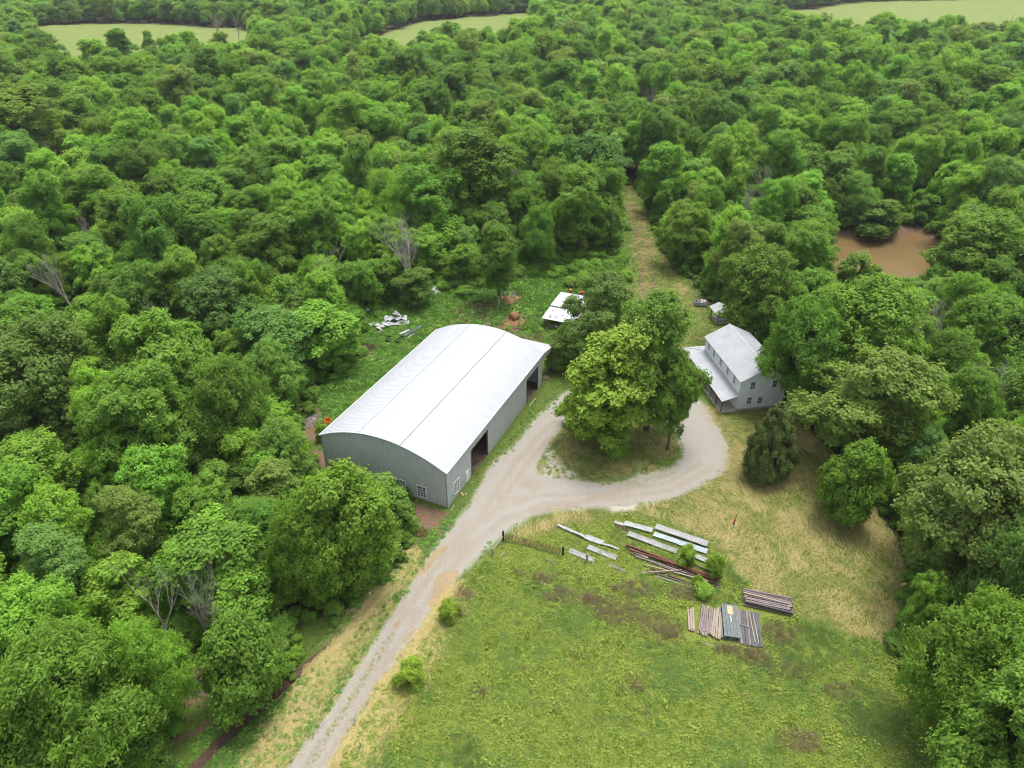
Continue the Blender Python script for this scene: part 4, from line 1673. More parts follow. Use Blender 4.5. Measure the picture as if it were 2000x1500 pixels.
for (a, b, top) in (D1, D2):
    mb = MB()
    mb.box((a, -.05, 0), (a + .14, .14, top))
    mb.obj('door_jamb', 'frame_wood', barn)
    mb = MB()
    mb.box((b - .14, -.05, 0), (b, .14, top))
    mb.obj('door_jamb', 'frame_wood', barn)
    mb = MB()
    mb.box((a + .14, -.05, top - .14), (b - .14, .14, top))
    mb.obj('door_head', 'frame_wood', barn)
for k in range(1, 7):
    xx = BL * k / 7
    for yy in (.35, BW - .35):
        if yy < 1 and any(a - .3 < xx < b + .3 for a, b, _ in (D1, D2)):
            continue
        mb = MB()
        mb.box((xx - .09, yy - .09, .035), (xx + .09, yy + .09, BH))
        mb.obj('post', 'frame_wood', barn)
# lean-to awning on the far end
mb = MB()
LR = [(BL + .02, -.35, 6.45), (BL + 4.6, -.35, 5.55), (BL + 4.6, 11.5, 5.55), (BL + .02, 11.5, 6.45)]
slab(mb, LR, .05, (0, 0, 1))
ribs(mb, LR, (4.58, 0, -.9), .3, .12, .03, (0, 0, 1))
lt = mb.obj('lean_to_roof', 'roofwhite', barn)
mb = MB()
mb.poly([(BL + .05, -.02, 5.0), (BL + 4.4, -.02, 4.5), (BL + 4.4, -.02, 5.52), (BL + .05, -.02, 6.36)])
mb.poly([(BL + .05, .02, 6.36), (BL + 4.4, .02, 5.52), (BL + 4.4, .02, 4.5), (BL + .05, .02, 5.0)])
ribs(mb, [(BL + .05, -.025, 5.0), (BL + 4.4, -.025, 4.5), (BL + 4.4, -.025, 5.52), (BL + .05, -.025, 6.36)], (0, 0, 1), .3, .1, .025, (0, -1, 0), .02)
mb.obj('lean_to_fascia', 'barnwall', barn)
for yy in (.1, 5.5, 11.2):
    mb = MB()
    mb.box((BL + 4.2, yy - .09, 0), (BL + 4.38, yy + .09, 5.5))
    mb.obj('lean_to_post', 'frame_wood', barn)


def in_barn(x, y, z=0):
    v = Matrix.Rotation(math.pi / 2 - BARN_A, 3, 'Z') @ Vector((x, y, z))
    return (v.x + BARN_O[0], v.y + BARN_O[1], v.z)


# --- farmhouse: local x along its length (away), body at y < 0, porch at y > 0
house = empty('farmhouse', (HOUSE_O[0], HOUSE_O[1], 0), math.pi / 2 - HOUSE_A, 'pale two-storey farmhouse with metal roof and long side porch', 'house')
HW, HL, HE, HR, HB = 8.1, 14.6, 6.1, 2.05, .45
mb = MB()
mb.box((-.02, -HW + .02, -.2), (HL + .02, .02, HB - .02))
mb.obj('foundation', 'concrete', house)


def lap(mb, plane, a0, a1, z0, z1, pos, outw, step=.28, top=None):
    z = z0
    while z < z1 - .02:
        zt = min(z + step, z1)
        lo0, hi0 = a0, a1
        lo1, hi1 = a0, a1
        if top:
            lo0, hi0 = top(z)
            lo1, hi1 = top(zt)
            if hi0 - lo0 < .05:
                break
        o0, o1 = pos + outw * .05, pos + outw * .006
        if plane == 'x':
            q = [(o0, lo0, z), (o0, hi0, z), (o1, hi1, zt), (o1, lo1, zt)]
            u = [(pos, lo0, z), (pos, hi0, z), (o0, hi0, z), (o0, lo0, z)]
        else:
            q = [(lo0, o0, z), (hi0, o0, z), (hi1, o1, zt), (lo1, o1, zt)]
            u = [(lo0, pos, z), (hi0, pos, z), (hi0, o0, z), (lo0, o0, z)]
        mb.poly(q)
        mb.poly(u)
        z = zt


mb = MB()
mb.box((.03, -HW + .03, HB - .02), (HL - .03, -.03, HE - .02))
for xx in (.03, HL - .03):
    mb.poly([(xx, -HW + .03, HE - .02), (xx, -.03, HE - .02), (xx, -HW / 2, HE + HR - .12)])
mb.obj('wall_core', 'siding', house)


def gtop(z):
    if z <= HE:
        return (-HW, 0)
    k = (z - HE) / HR * HW / 2
    return (-HW + k, -k)


mb = MB()
lap(mb, 'y', 0, HL, HB, HE, 0, 1)
mb.obj('siding', 'siding', house)
mb = MB()
lap(mb, 'x', -HW, 0, HB, HE + HR - .15, 0, -1, top=gtop)
mb.obj('siding', 'siding', house)
mb = MB()
lap(mb, 'x', -HW, 0, HB, HE + HR - .15, HL, 1, top=gtop)
mb.obj('siding', 'siding', house)
mb = MB()
lap(mb, 'y', 0, HL, HB, HE, -HW, -1)
mb.obj('siding', 'siding', house)
for cx, cy in ((0, 0), (0, -HW), (HL, 0)):
    mb = MB()
    sx = -1 if cx == 0 else 1
    sy = 1 if cy == 0 else -1
    mb.bar((cx + sx * .03, cy - sy * .04, HB), (cx + sx * .03, cy - sy * .04, HE - .05), .16, .05, (sx, 0, 0)) if False else mb.box((cx - .07, cy - .07, HB), (cx + .07, cy + .07, HE - .05))
    mb.obj('corner_board', 'white', house)
ov = .38
sl = HR / (HW / 2)
rt = HE + HR + .1
eav = HE - ov * sl + .1
for sgn, nm in ((1, 'roof_slope'), (-1, 'roof_slope')):
    ye = ov if sgn > 0 else -HW - ov
    poly = [(-.42, ye, eav), (HL + .42, ye, eav), (HL + .42, -HW / 2, rt), (-.42, -HW / 2, rt)]
    mb = MB()
    slab(mb, poly, .09, (0, 0, 1))
    ribs(mb, poly, (0, -sgn * (HW / 2 + ov), rt - eav), .3, .1, .028, (0, 0, 1))
    mb.obj(nm, 'houseroof', house)
mb = MB()
mb.poly([(-.44, -HW / 2 - .2, rt - .05), (HL + .44, -HW / 2 - .2, rt - .05), (HL + .44, -HW / 2, rt + .06), (-.44, -HW / 2, rt + .06)])
mb.poly([(-.44, -HW / 2, rt + .06), (HL + .44, -HW / 2, rt + .06), (HL + .44, -HW / 2 + .2, rt - .05), (-.44, -HW / 2 + .2, rt - .05)])
mb.obj('ridge_cap', 'roofwhite', house)
for xx in (2.15, 4.97, 7.85, 10.8, 13.1):
    win(house, 'y', xx - .36, xx + .36, 4.3, 5.5, 2, 4, 1, .05, fr=.15, mt=.022)
for yy, z0, z1 in ((-2.12, 4.3, 5.6), (-2.05, 1.3, 2.6), (-3.95, 1.22, 2.45), (-5.95, 4.3, 5.6)):
    win(house, 'x', yy - .36, yy + .36, z0, z1, 2, 4, -1, -.05, fr=.16, mt=.022)
for xx in (3.0, 6.0, 11.5):
    win(house, 'y', xx - .4, xx + .4, 1.2, 2.6, 2, 4, 1, .05, fr=.14, mt=.02)
fd = bpy.data.objects.new('front_door', None)
link(fd, house)
mb = MB()
mb.box((8.3, .03, HB), (9.3, .085, 2.55))
mb.obj('leaf', 'white', fd)
mb = MB()
mb.box((8.2, .03, HB), (8.3, .1, 2.65))
mb.box((9.3, .03, HB), (9.4, .1, 2.65))
mb.box((8.3, .03, 2.55), (9.3, .1, 2.65))
mb.obj('frame', 'white', fd)
# porch: slab, posts, hipped metal roof running round the far end
PW, PZ0, PZ1, FAR = 3.0, 2.55, 3.35, HL + 2.9
mb = MB()
mb.box((-.35, .03, -.1), (FAR - .05, PW - .1, HB - .05))
mb.box((HL + .04, -5.0, -.1), (FAR - .05, .03, HB - .055))
mb.obj('porch_slab', 'concrete', house)
pr_l = [(-.45, PW, PZ0), (FAR, PW, PZ0), (HL, .04, PZ1), (-.45, .04, PZ1)]
mb = MB()
slab(mb, pr_l, .07, (0, 0, 1))
ribs(mb, pr_l, (0, -PW + .04, PZ1 - PZ0), .3, .1, .026, (0, 0, 1))
mb.obj('porch_roof', 'houseroof', house)
pr_f = [(FAR, PW, PZ0), (FAR, -5.0, PZ0), (HL + .04, -5.0, PZ1), (HL + .04, .04, PZ1)]
mb = MB()
slab(mb, pr_f, .07, (0, 0, 1))
ribs(mb, pr_f, (-2.9, 0, PZ1 - PZ0), .3, .1, .026, (0, 0, 1))
mb.obj('porch_roof', 'houseroof', house)
mb = MB()
mb.tube([(FAR, PW, PZ0 + .03), (HL, .04, PZ1 + .03)], .06, 6)
mb.obj('hip_cap', 'roofwhite', house)
mb = MB()
mb.box((-.4, .032, PZ1 - .02), (HL, .09, PZ1 + .10))
mb.obj('flashing', 'roofwhite', house)
mb = MB()
mb.box((-.3, PW - .3, PZ0 - .2), (FAR - .2, PW - .16, PZ0 - .04))
mb.obj('porch_beam', 'white', house)
for xx in (-.2, 1.95, 4.25, 6.55, 8.85, 11.2, 13.7, 16.9):
    mb = MB()
    mb.box((xx - .075, PW - .3, HB - .05), (xx + .075, PW - .15, PZ0 - .2))
    mb.obj('porch_post', 'post', house)
for yy in (-.3, -4.6):
    mb = MB()
    mb.box((16.85, yy - .075, HB - .055), (17.0, yy + .075, PZ0 - .05))
    mb.obj('porch_post', 'post', house)
# rear wing with its own gable roof
WX0, WX1, WY = 4.2, 10.6, -HW - 7.5
mb = MB()
mb.box((WX0, WY, 0), (WX1, -HW - .05, 5.2))
mb.obj('wing_wall', 'siding', house)
wr = 5.2 + 2.5
for a, b in ((WX0 - .35, (WX0 + WX1) / 2), (WX1 + .35, (WX0 + WX1) / 2)):
    poly = [(a, WY - .4, 5.05), (a, -HW + 1.0, 5.05), (b, -HW / 2 - .3, wr), (b, WY - .4, wr)]
    mb = MB()
    slab(mb, poly, .08, (0, 0, 1))
    ribs(mb, poly, (b - a, 0, wr - 5.05), .3, .1, .028, (0, 0, 1))
    mb.obj('wing_roof_slope', 'houseroof', house)
mb = MB()
mb.poly([(WX0, WY - .01, 5.2), (WX1, WY - .01, 5.2), ((WX0 + WX1) / 2, WY - .01, wr - .1)])
mb.obj('wing_gable', 'siding', house)


# --- small shelter behind the house
def small_shelter():
    p = on_ground(1400, 634)
    rz = math.pi / 2 - HOUSE_A
    e = empty('pump_shelter', p, rz, 'small white-roofed open shelter behind the house', 'shed')
    L_, W_, H_, rr = 3.6, 3.2, 2.3, .75
    mb = MB()
    mb.box((0, -W_, -.1), (L_, 0, .12))
    mb.obj('floor_slab', 'concrete', e)
    for x_, y_ in ((.1, -.1), (L_ - .1, -.1), (.1, -W_ + .1), (L_ - .1, -W_ + .1)):
        mb = MB()
        mb.box((x_ - .07, y_ - .07, .12), (x_ + .07, y_ + .07, H_))
        mb.obj('post', 'post', e)
    mb = MB()
    mb.box((.17, -.14, .12), (L_ - .17, -.06, .55))
    mb.obj('low_rail', 'oldwoodpale', e)
    mb = MB()
    mb.box((1.4, -W_ + .18, .12), (L_ - .18, -1.2, H_ - .1))
    mb.obj('wall_panel', 'siding', e)
    for s in (0, 1):
        ye = .35 if s == 0 else -W_ - .35
        poly = [(-.4, ye, H_ - .1), (L_ + .4, ye, H_ - .1), (L_ + .4, -W_ / 2, H_ + rr), (-.4, -W_ / 2, H_ + rr)]
        mb = MB()
        slab(mb, poly, .06, (0, 0, 1))
        ribs(mb, poly, (0, -W_ / 2 - ye, rr + .1), .3, .1, .026, (0, 0, 1))
        mb.obj('roof_slope', 'houseroof', e)
    mb = MB()
    mb.poly([(-.02, -W_, H_ - .02), (-.02, 0, H_ - .02), (-.02, -W_ / 2, H_ + rr - .07)])
    mb.obj('gable', 'siding', e)


small_shelter()


# --- old shed with a white tin roof, half hidden by the trees
def old_shed():
    a, b, c = G(1060, 621, 2.3), G(1122, 634, 2.3), G(1097, 574, 2.6)
    p = Vector((a.x, a.y, h1(a.x, a.y)))
    d = Vector((c.x - a.x, c.y - a.y, 0))
    L_ = d.length
    rz = math.atan2(d.y, d.x)
    W_ = abs((Vector((b.x - a.x, b.y - a.y, 0))).cross(d.normalized()).z)
    e = empty('old_shed', p, rz, 'old low shed with rust-spotted white tin roof behind the barn', 'shed')
    for x_ in (.3, L_ * .5, L_ - .3):
        for y_ in (-.3, -W_ + .3):
            mb = MB()
            mb.tube([(x_, y_, -.2), (x_ + .03, y_, 2.25)], .09, 7)
            mb.obj('post', 'oldwood', e)
    n = int(W_ / .55)
    for k in range(1, n):
        mb = MB()
        mb.box((L_ - .4, -k * .55 - .5, 0), (L_ - .35, -k * .55, 2.3))
        mb.obj('board', 'oldwood', e)
    for k in range(2, n - 1):
        mb = MB()
        mb.box((.35, -k * .55 - .48, 0), (.4, -k * .55, 1.3 if k % 3 else 1.0))
        mb.obj('board', 'oldwood', e)
    tiers = ((-.1, L_ * .46, 2.3, 2.62), (L_ * .44, L_ + .2, 2.85, 3.0))
    for x0, x1, z0, z1 in tiers:
        poly = [(x0, .25, z0), (x1, .25, z1), (x1, -W_ - .25, z1), (x0, -W_ - .25, z0)]
        mb = MB()
        slab(mb, poly, .03, (0, 0, 1))
        ribs(mb, poly, (x1 - x0, 0, z1 - z0), .4, .1, .025, (0, 0, 1))
        mb.obj('tin_roof', 'tinroof', e)
    rr = random.Random(3)
    x0, x1, z0, z1 = tiers[0]
    for k in range(18):
        x_, y_ = rr.uniform(x0 + .6, x1 - .8), rr.uniform(-W_ * .75, -.6)
        sl_ = (z1 - z0) / (x1 - x0)
        z_ = z0 + (x_ - x0) * sl_ + .04
        t_ = rr.uniform(.2, .5)
        mb = MB()
        mb.bar((x_, y_, z_), (x_ + t_, y_ + rr.uniform(-.1, .1), z_ + t_ * sl_), rr.uniform(.06, .16), .02)
        mb.obj('rust_flap', 'rustbrown', e)


M['tinroof'] = mat('spotted_tin', (.47, .48, .50), .5, .4, nscale=.8, namp=.05)
old_shed()
# ------------------------------------------------------------------ low growth (nobody could count it)
def clump(seed, n, rad, hgt, ln, wd, m, blades=False, flat=False):
    r = np.random.default_rng(seed)
    if flat:                                   # cut straw lying flat, mostly one way
        pos = np.column_stack([r.normal(0, rad, n), r.normal(0, rad, n), r.uniform(.02, hgt, n)])
        a = r.normal(0, .5, n)
        t = np.column_stack([np.cos(a), np.sin(a), r.normal(0, .12, n)])
        b = np.column_stack([-np.sin(a), np.cos(a), r.normal(0, .4, n)])
    elif blades:                               # upright grass blades
        a = r.uniform(0, 6.28, n)
        rr = rad * np.sqrt(r.random(n)) * .6
        base = np.column_stack([rr * np.cos(a), rr * np.sin(a), np.zeros(n)])
        t = unit(np.column_stack([np.cos(a) * r.uniform(.1, .7, n), np.sin(a) * r.uniform(.1, .7, n), np.ones(n)]))
        L = hgt * r.uniform(.6, 1.1, (n, 1))
        pos = base + t * L / 2
        b = unit(np.cross(t, r.normal(0, 1, (n, 3))))
        W = wd * np.ones((n, 1))
        V = np.stack([pos - t * L / 2 - b * W / 2, pos - t * L / 2 + b * W / 2, pos + t * L / 2 + b * W * .15, pos + t * L / 2 - b * W * .15], 1).reshape(-1, 3)
        F = np.arange(4 * n, dtype=np.int32).reshape(-1, 4)
        return np_mesh('clump', V, F, [m], np.clip(np.repeat(r.normal(.5, .2, n), 4), 0, 1))
    else:
        u = unit(r.normal(0, 1, (n, 3)) * np.array([1, 1, .7]))
        u[:, 2] = np.abs(u[:, 2])
        pos = u * np.array([rad, rad, hgt]) * r.uniform(.5, 1.0, (n, 1))
        V, F = leaves(r, pos, u, .5, ln, wd, up=.7)
        return np_mesh('clump', V, F, [m], np.clip(np.repeat(r.normal(.5, .2, n), 4), 0, 1))
    L = ln * r.uniform(.6, 1.2, (n, 1))
    W = wd * np.ones((n, 1))
    V = np.stack([pos - t * L / 2 - b * W / 2, pos - t * L / 2 + b * W / 2, pos + t * L / 2 + b * W / 2, pos + t * L / 2 - b * W / 2], 1).reshape(-1, 3)
    return np_mesh('clump', V, np.arange(4 * n, dtype=np.int32).reshape(-1, 4), [m], np.clip(np.repeat(r.normal(.5, .25, n), 4), 0, 1))


WEED = {'yg': leafmat('weed_yellow_green', (.27, .345, .065), .25, .7), 'g': leafmat('weed_green', (.21, .31, .062), .25, .7), 'dg': leafmat('weed_dark_green', (.165, .265, .06), .25, .7),
        'brown': leafmat('dead_weed', (.38, .31, .22), .15, .9), 'straw': leafmat('straw', (.46, .385, .17), .15, .9), 'lush': leafmat('lush_weed', (.13, .27, .05), .25, .65), 'lush2': leafmat('lush_weed_bright', (.20, .36, .065), .25, .65),
        'blue': leafmat('blue_green_grass', (.29, .41, .15), .25, .7)}


def proto(me):
    return bpy.data.objects.new('p', me)


def in_view(P, mg=80):
    z = -CH
    zf = P[:, 1] * CT - z * ST
    yd = -(P[:, 1] * ST + z * CT)
    u = 1000 + FPX * P[:, 0] / zf
    v = 750 + FPX * yd / zf
    return (u > -mg) & (u < 2000 + mg) & (v < 1500 + mg)


def rand_in(poly, dens, seed):
    r = np.random.default_rng(seed)
    q = np.array(poly)
    lo, hi = q.min(0), q.max(0)
    n = int((hi - lo).prod() * dens)
    P = lo + r.random((n, 2)) * (hi - lo)
    P = P[inside(P, poly)]
    P = P[in_view(P)]
    return P[~((sdist(P, ROAD_OUT) < .3 - .75 * r.random(len(P)) ** 2) & (sdist(P, ISLAND) > -.2 + .6 * r.random(len(P)) ** 2))], r


mw = [proto(clump(1, 26, .34, .30, .17, .10, WEED['yg'])), proto(clump(2, 26, .36, .34, .17, .10, WEED['g'])), proto(clump(3, 28, .38, .36, .18, .10, WEED['dg'])),
      proto(clump(4, 26, .30, .55, .3, .02, WEED['g'], True)), proto(clump(5, 34, .32, .60, .3, .018, WEED['brown'], True)), proto(clump(6, 26, .34, .60, .3, .022, WEED['blue'], True)), proto(clump(7, 24, .3, .2, .14, .09, WEED['yg']))]
P, r = rand_in(MEADOW, 20, 5)
n1 = fbm(P, 6, 41)
n2 = fbm(P, 2.2, 51)
BROWN = [(1205, 1195, 3.0), (1270, 1215, 2.6), (1300, 1235, 2.4), (1100, 1165, 2.2), (1150, 1170, 2.0), (1520, 1240, 2.6), (1470, 1280, 2.2), (1060, 1130, 1.6), (1560, 1450, 2.0), (1540, 1310, 1.6), (880, 1200, 1.4), (1230, 1340, 1.3), (1340, 1160, 2.0), (1240, 1150, 2.2), (940, 1350, .9), (1630, 1350, 1.6), (905, 1160, 1.5), (1420, 1270, 1.5)]
br = np.zeros(len(P))
for a, b, rad in BROWN:
    q = G(a, b)
    br = np.maximum(br, sstep(rad * 1.25, rad * .4, np.hypot((P[:, 0] - q.x) * .8, (P[:, 1] - q.y) * 1.5)))
blue = np.zeros(len(P))
for a, b, rad in ((1590, 1260, 4.5), (1700, 1390, 4.0), (1560, 1290, 3), (900, 1480, 3), (1230, 1050, 3), (1330, 1075, 4), (1450, 1120, 3.0)):
    q = G(a, b)
    blue = np.maximum(blue, sstep(rad * 1.2, rad * .3, np.hypot(P[:, 0] - q.x, P[:, 1] - q.y)))
u = r.random(len(P))
idx = np.where(n1 + (n2 - .5) * .5 + (u - .5) * .35 > .43, 0, 1)
idx = np.where((n1 + (n2 - .5) * .7 + (u - .5) * .3) < .33, 2, idx)
idx = np.where(r.random(len(P)) < .16, 3, idx)
idx = np.where(r.random(len(P)) < .22, 6, idx)
idx = np.where(r.random(len(P)) < blue * .8, 5, idx)
idx = np.where(r.random(len(P)) < br * .7 + .02, 4, idx)
sc = r.lognormal(-.2, .3, len(P)) * (.75 + .5 * n2)
# keep growth off the stacked timber and metal
for poly in ([(1450, 1148), (1548, 1148), (1548, 1206), (1450, 1206)], [(1338, 1184), (1490, 1180), (1492, 1268), (1338, 1250)]):
    k = ~inside(P, GP(poly))
    P, idx, sc, u = P[k], idx[k], sc[k], u[k]
low = inside(P, GP([(965, 1040), (1080, 1010), (1400, 1015), (1420, 1150), (1080, 1110), (965, 1095)]))
sc = np.where(low, sc * .7, sc)
z = height(P)
scatter('meadow_weeds', mw, np.column_stack([P, z - .02, idx, r.uniform(0, 6.28, len(P)), sc, sc * r.uniform(.7, 1.2, len(P))]), 'mixed green, yellow and dead brown weeds covering the meadow')

st = [proto(clump(11 + k, 12, .42, .07, 1.0, .026, WEED['straw'], flat=True)) for k in range(2)] + [proto(clump(15, 20, .28, .16, .2, .02, WEED['g'], True)), proto(clump(16, 20, .28, .14, .2, .02, WEED['yg'], True))]
rows = []
for poly, dens, sd_ in ((MOW, 6.0, 61), (PATHZ, 3.0, 62), (ISLAND, 4.0, 63)):
    P, r = rand_in(poly, dens, sd_)
    ns = fbm(P, 5, 71) + (fbm(P, 1.5, 72) - .5) * .7
    ix = np.where(r.random(len(P)) < .06 + .34 * sstep(.38, .68, ns), r.integers(0, 2, len(P)), r.integers(2, 4, len(P)))
    # the mower's swing: the straw lies along arcs round the scrap heap
    q = G(1330, 1010) if poly is MOW else G(1200, 880)
    ang = np.arctan2(P[:, 1] - q.y, P[:, 0] - q.x) + math.pi / 2 + r.normal(0, .45, len(P))
    rows.append(np.column_stack([P, height(P) + .01, ix, ang, r.uniform(.8, 1.4, len(P)), r.uniform(.8, 1.3, len(P))]))
for ln, wd in HAYLINES[:2]:
    L = np.array(ln)
    r = np.random.default_rng(9)
    t = r.random(3000) * (len(L) - 1)
    i = t.astype(int)
    f = (t - i)[:, None]
    P = L[i] * (1 - f) + L[i + 1] * f + r.normal(0, wd * .55, (3000, 2))
    k = (sdist(P, ROAD_OUT) > .2)
    P = P[k]
    d = (L[-1] - L[0])
    ang = np.arctan2(d[1], d[0]) + r.normal(0, .5, len(P))
    rows.append(np.column_stack([P, height(P) + .01, np.where(r.random(len(P)) < .75, 0, 2), ang, r.uniform(.8, 1.4, len(P)), r.uniform(.8, 1.3, len(P))]))
scatter('cut_straw', st, np.vstack(rows), 'pale cut straw and short grass lying on the mown ground')

lw = [proto(clump(21, 34, .5, .55, .24, .15, WEED['lush'])), proto(clump(22, 34, .5, .6, .24, .15, WEED['lush2'])), proto(clump(23, 30, .45, .8, .3, .025, WEED['lush'], True)), proto(clump(24, 30, .5, .5, .22, .14, WEED['dg']))]
rows = []
P, r = rand_in(LUSH, 6.0, 81)
bm = Matrix.Rotation(-(math.pi / 2 - BARN_A), 3, 'Z')
bx = (P[:, 0] - BARN_O[0]) * math.sin(BARN_A) + (P[:, 1] - BARN_O[1]) * math.cos(BARN_A)
by = -(P[:, 0] - BARN_O[0]) * math.cos(BARN_A) + (P[:, 1] - BARN_O[1]) * math.sin(BARN_A)
k = ~((bx > -.4) & (bx < BL + 4.5) & (by > -.4) & (by < BW + .5))
dd = np.zeros(len(P))
for p, a in DIRTS:
    dd = np.maximum(dd, sstep(.4, -.6, sdist(P, p)) * a)
k &= r.random(len(P)) > dd
P = P[k]
tall = sstep(8, 30, P[:, 1] - 112) + 1.2 * sstep(.55, .75, fbm(P, 3.0, 91))
rows.append(np.column_stack([P, height(P), r.integers(0, 4, len(P)), r.uniform(0, 6.28, len(P)), r.lognormal(-.15, .25, len(P)) * (1 + .5 * tall), r.lognormal(-.3, .3, len(P)) * (1 + .8 * tall)]))
# grass strip between ditch and drive, verge of the barn, strip along the wood
STRIP = GP([(330, 1506), (440, 1400), (560, 1300), (690, 1190), (770, 1120), (830, 1050), (880, 1000), (900, 990), (880, 1035), (820, 1110), (760, 1205), (680, 1330), (560, 1506)])
P, r = rand_in(STRIP, 7.0, 83)
P = P[dist_line(P, DIRTLINES[0][0]) > .75]
rows.append(np.column_stack([P, height(P), r.integers(0, 4, len(P)), r.uniform(0, 6.28, len(P)), r.lognormal(-.55, .25, len(P)), r.lognormal(-.9, .3, len(P))]))
# everywhere inside the clearing that is none of the above: short grass
P, r = rand_in(CLEAR, 2.2, 85)
k = (sdist(P, MOW) > .5) & (sdist(P, MEADOW) > .3) & ~inside(P, LUSH)
bx = (P[:, 0] - BARN_O[0]) * math.sin(BARN_A) + (P[:, 1] - BARN_O[1]) * math.cos(BARN_A)
by = -(P[:, 0] - BARN_O[0]) * math.cos(BARN_A) + (P[:, 1] - BARN_O[1]) * math.sin(BARN_A)
k &= ~((bx > -.5) & (bx < BL + 4.5) & (by > -.5) & (by < BW + .5))
hx = (P[:, 0] - HOUSE_O[0]) * math.sin(HOUSE_A) + (P[:, 1] - HOUSE_O[1]) * math.cos(HOUSE_A)
hy = -(P[:, 0] - HOUSE_O[0]) * math.cos(HOUSE_A) + (P[:, 1] - HOUSE_O[1]) * math.sin(HOUSE_A)
k &= ~((hx > -.6) & (hx < 18) & (hy > -16) & (hy < 3.3))
for p, a in DIRTS:
    k &= (sdist(P, p) > -.3) | (r.random(len(P)) < .15)
k &= dist_line(P, DIRTLINES[0][0]) > .9
P = P[k]
rows.append(np.column_stack([P, height(P), r.choice([0, 1, 2, 2], len(P)), r.uniform(0, 6.28, len(P)), r.lognormal(-.75, .25, len(P)), r.lognormal(-1.1, .3, len(P))]))
scatter('grass', lw, np.vstack(rows), 'lush green weeds and grass round the barn and along the drive')

# undergrowth filling the edge of the wood
ug = []
for k in (K_SHRUB, K_SMALL):
    me = k.crown.copy()
    me.materials.clear()
    me.materials.append(M['leaf_wood'])
    ug.append(proto(me))
r = np.random.default_rng(55)
n = 30000
yy = 32 + 190 * r.random(n) ** .8
P = np.stack([(r.random(n) * 2 - 1) * (yy * .8 + 30), yy], 1)
d = sdist(P, CLEAR)
k = (d > .3) & (r.random(n) < np.where(d < 7, .66, .34)) & (sdist(P, WATER) > 4) & (sdist(P, ROAD_OUT) > 1) & in_view(P, 150)
for p in ((hx, hy),):
    pass
hx = (P[:, 0] - HOUSE_O[0]) * math.sin(HOUSE_A) + (P[:, 1] - HOUSE_O[1]) * math.cos(HOUSE_A)
hy = -(P[:, 0] - HOUSE_O[0]) * math.cos(HOUSE_A) + (P[:, 1] - HOUSE_O[1]) * math.sin(HOUSE_A)
k &= ~((hx > -2.5) & (hx < 19) & (hy > -17) & (hy < 4))
P, d = P[k], d[k]
hh = np.clip(r.normal(.85, .3, len(P)), .35, 1.6) * np.where(d < 2, .55, 1)
rb = np.random.default_rng(77)
for bp in (GP([(1030, 545), (1090, 556), (1150, 572), (1226, 560), (1222, 496), (1100, 500), (1030, 525)]), GP([(580, 805), (620, 752), (690, 700), (672, 668), (735, 608), (750, 620), (715, 655), (720, 685), (640, 765), (606, 810)]), GP([(840, 560), (905, 588), (960, 556), (1040, 540), (1030, 520), (900, 540)])):
    q = np.array(bp)
    lo, hi = q.min(0), q.max(0)
    Q = lo + rb.random((int((hi - lo).prod() * .3), 2)) * (hi - lo)
    Q = Q[inside(Q, bp)]
    P = np.vstack([P, Q])
    hh = np.concatenate([hh, rb.uniform(.35, .95, len(Q))])
    d = np.concatenate([d, np.full(len(Q), -9.0)])
rows = []
zz = height(P)
for (x, y), z_, s_, dd in zip(P, zz, hh, d):
    small = dd > 3.5 and r.random() < .35
    H = (K_SMALL.H if small else K_SHRUB.H) * s_
    cx, cy, zf = PX((x, y, z_ + H * .6))
    tp = PX((x, y, z_ + H))[1]
    pr_ = (K_SMALL.R if small else K_SHRUB.R) * s_ * FPX / zf
    if dd > -5 and inside(np.array([[cx, tp], [cx - pr_, cy], [cx + pr_, cy]]), CLEAR_PX).sum() > 1:
        continue
    rows.append((x, y, z_ - .1, 1 if small else 0, r.uniform(0, 6.28), s_ * r.uniform(.9, 1.4), s_, *jitter_tint(TINT[RT.choice(('mid-green', 'bright green', 'dark green', 'olive green'))], RT)[:3]))
rows = np.array(rows)
scatter('undergrowth', ug, rows[:, :7], 'bushy undergrowth filling the edge of the wood', rows[:, 7:])


# ------------------------------------------------------------------ things in the clearing
def flat_sheet(p, q, width, m, label, cat='sheet', name='metal_sheet', z=.12, wave=.035, pitch=.2, crumple=0.0, group=None, tilt=0.0, seed=0):
    """corrugated sheet from p to q (ground points)"""
    p, q = Vector(p), Vector(q)
    L = (q - p).length
    nl = 3 if crumple == 0 else 12
    nw = max(6, int(width / pitch * 4))
    V, F = [], []
    for i in range(nl + 1):
        for j in range(nw + 1):
            x, y = L * i / nl, width * (j / nw - .5)
            zz_ = wave * math.sin(2 * math.pi * (y + width / 2) / pitch) + tilt * y
            if crumple:
                zz_ += crumple * (mnoise.noise(Vector((x * .9, y * 1.1, seed * 7.3))) + .5 * mnoise.noise(Vector((x * 2.1, y * 2.6, seed * 3.1))))
                x += .3 * crumple * mnoise.noise(Vector((y * 2, seed, 1.5)))
            V.append((x, y, zz_))
    for i in range(nl):
        for j in range(nw):
            a = i * (nw + 1) + j
            F.append((a, a + nw + 1, a + nw + 2, a + 1))
    lo = min(v[2] for v in V)
    V = [(x, y, zz_ - lo) for x, y, zz_ in V]
    k = len(V)
    V += [(x, y, zz_ - .012) for x, y, zz_ in V]
    F += [(d_ + k, c + k, b + k, a + k) for a, b, c, d_ in F]
    mb = MB()
    mb.v, mb.f = V, F
    o = mb.obj(name, m)
    o.location = (p.x, p.y, h1(p.x, p.y) + z)
    o.rotation_euler = (0, 0, math.atan2(q.y - p.y, q.x - p.x))
    return tag(o, label, cat, group)


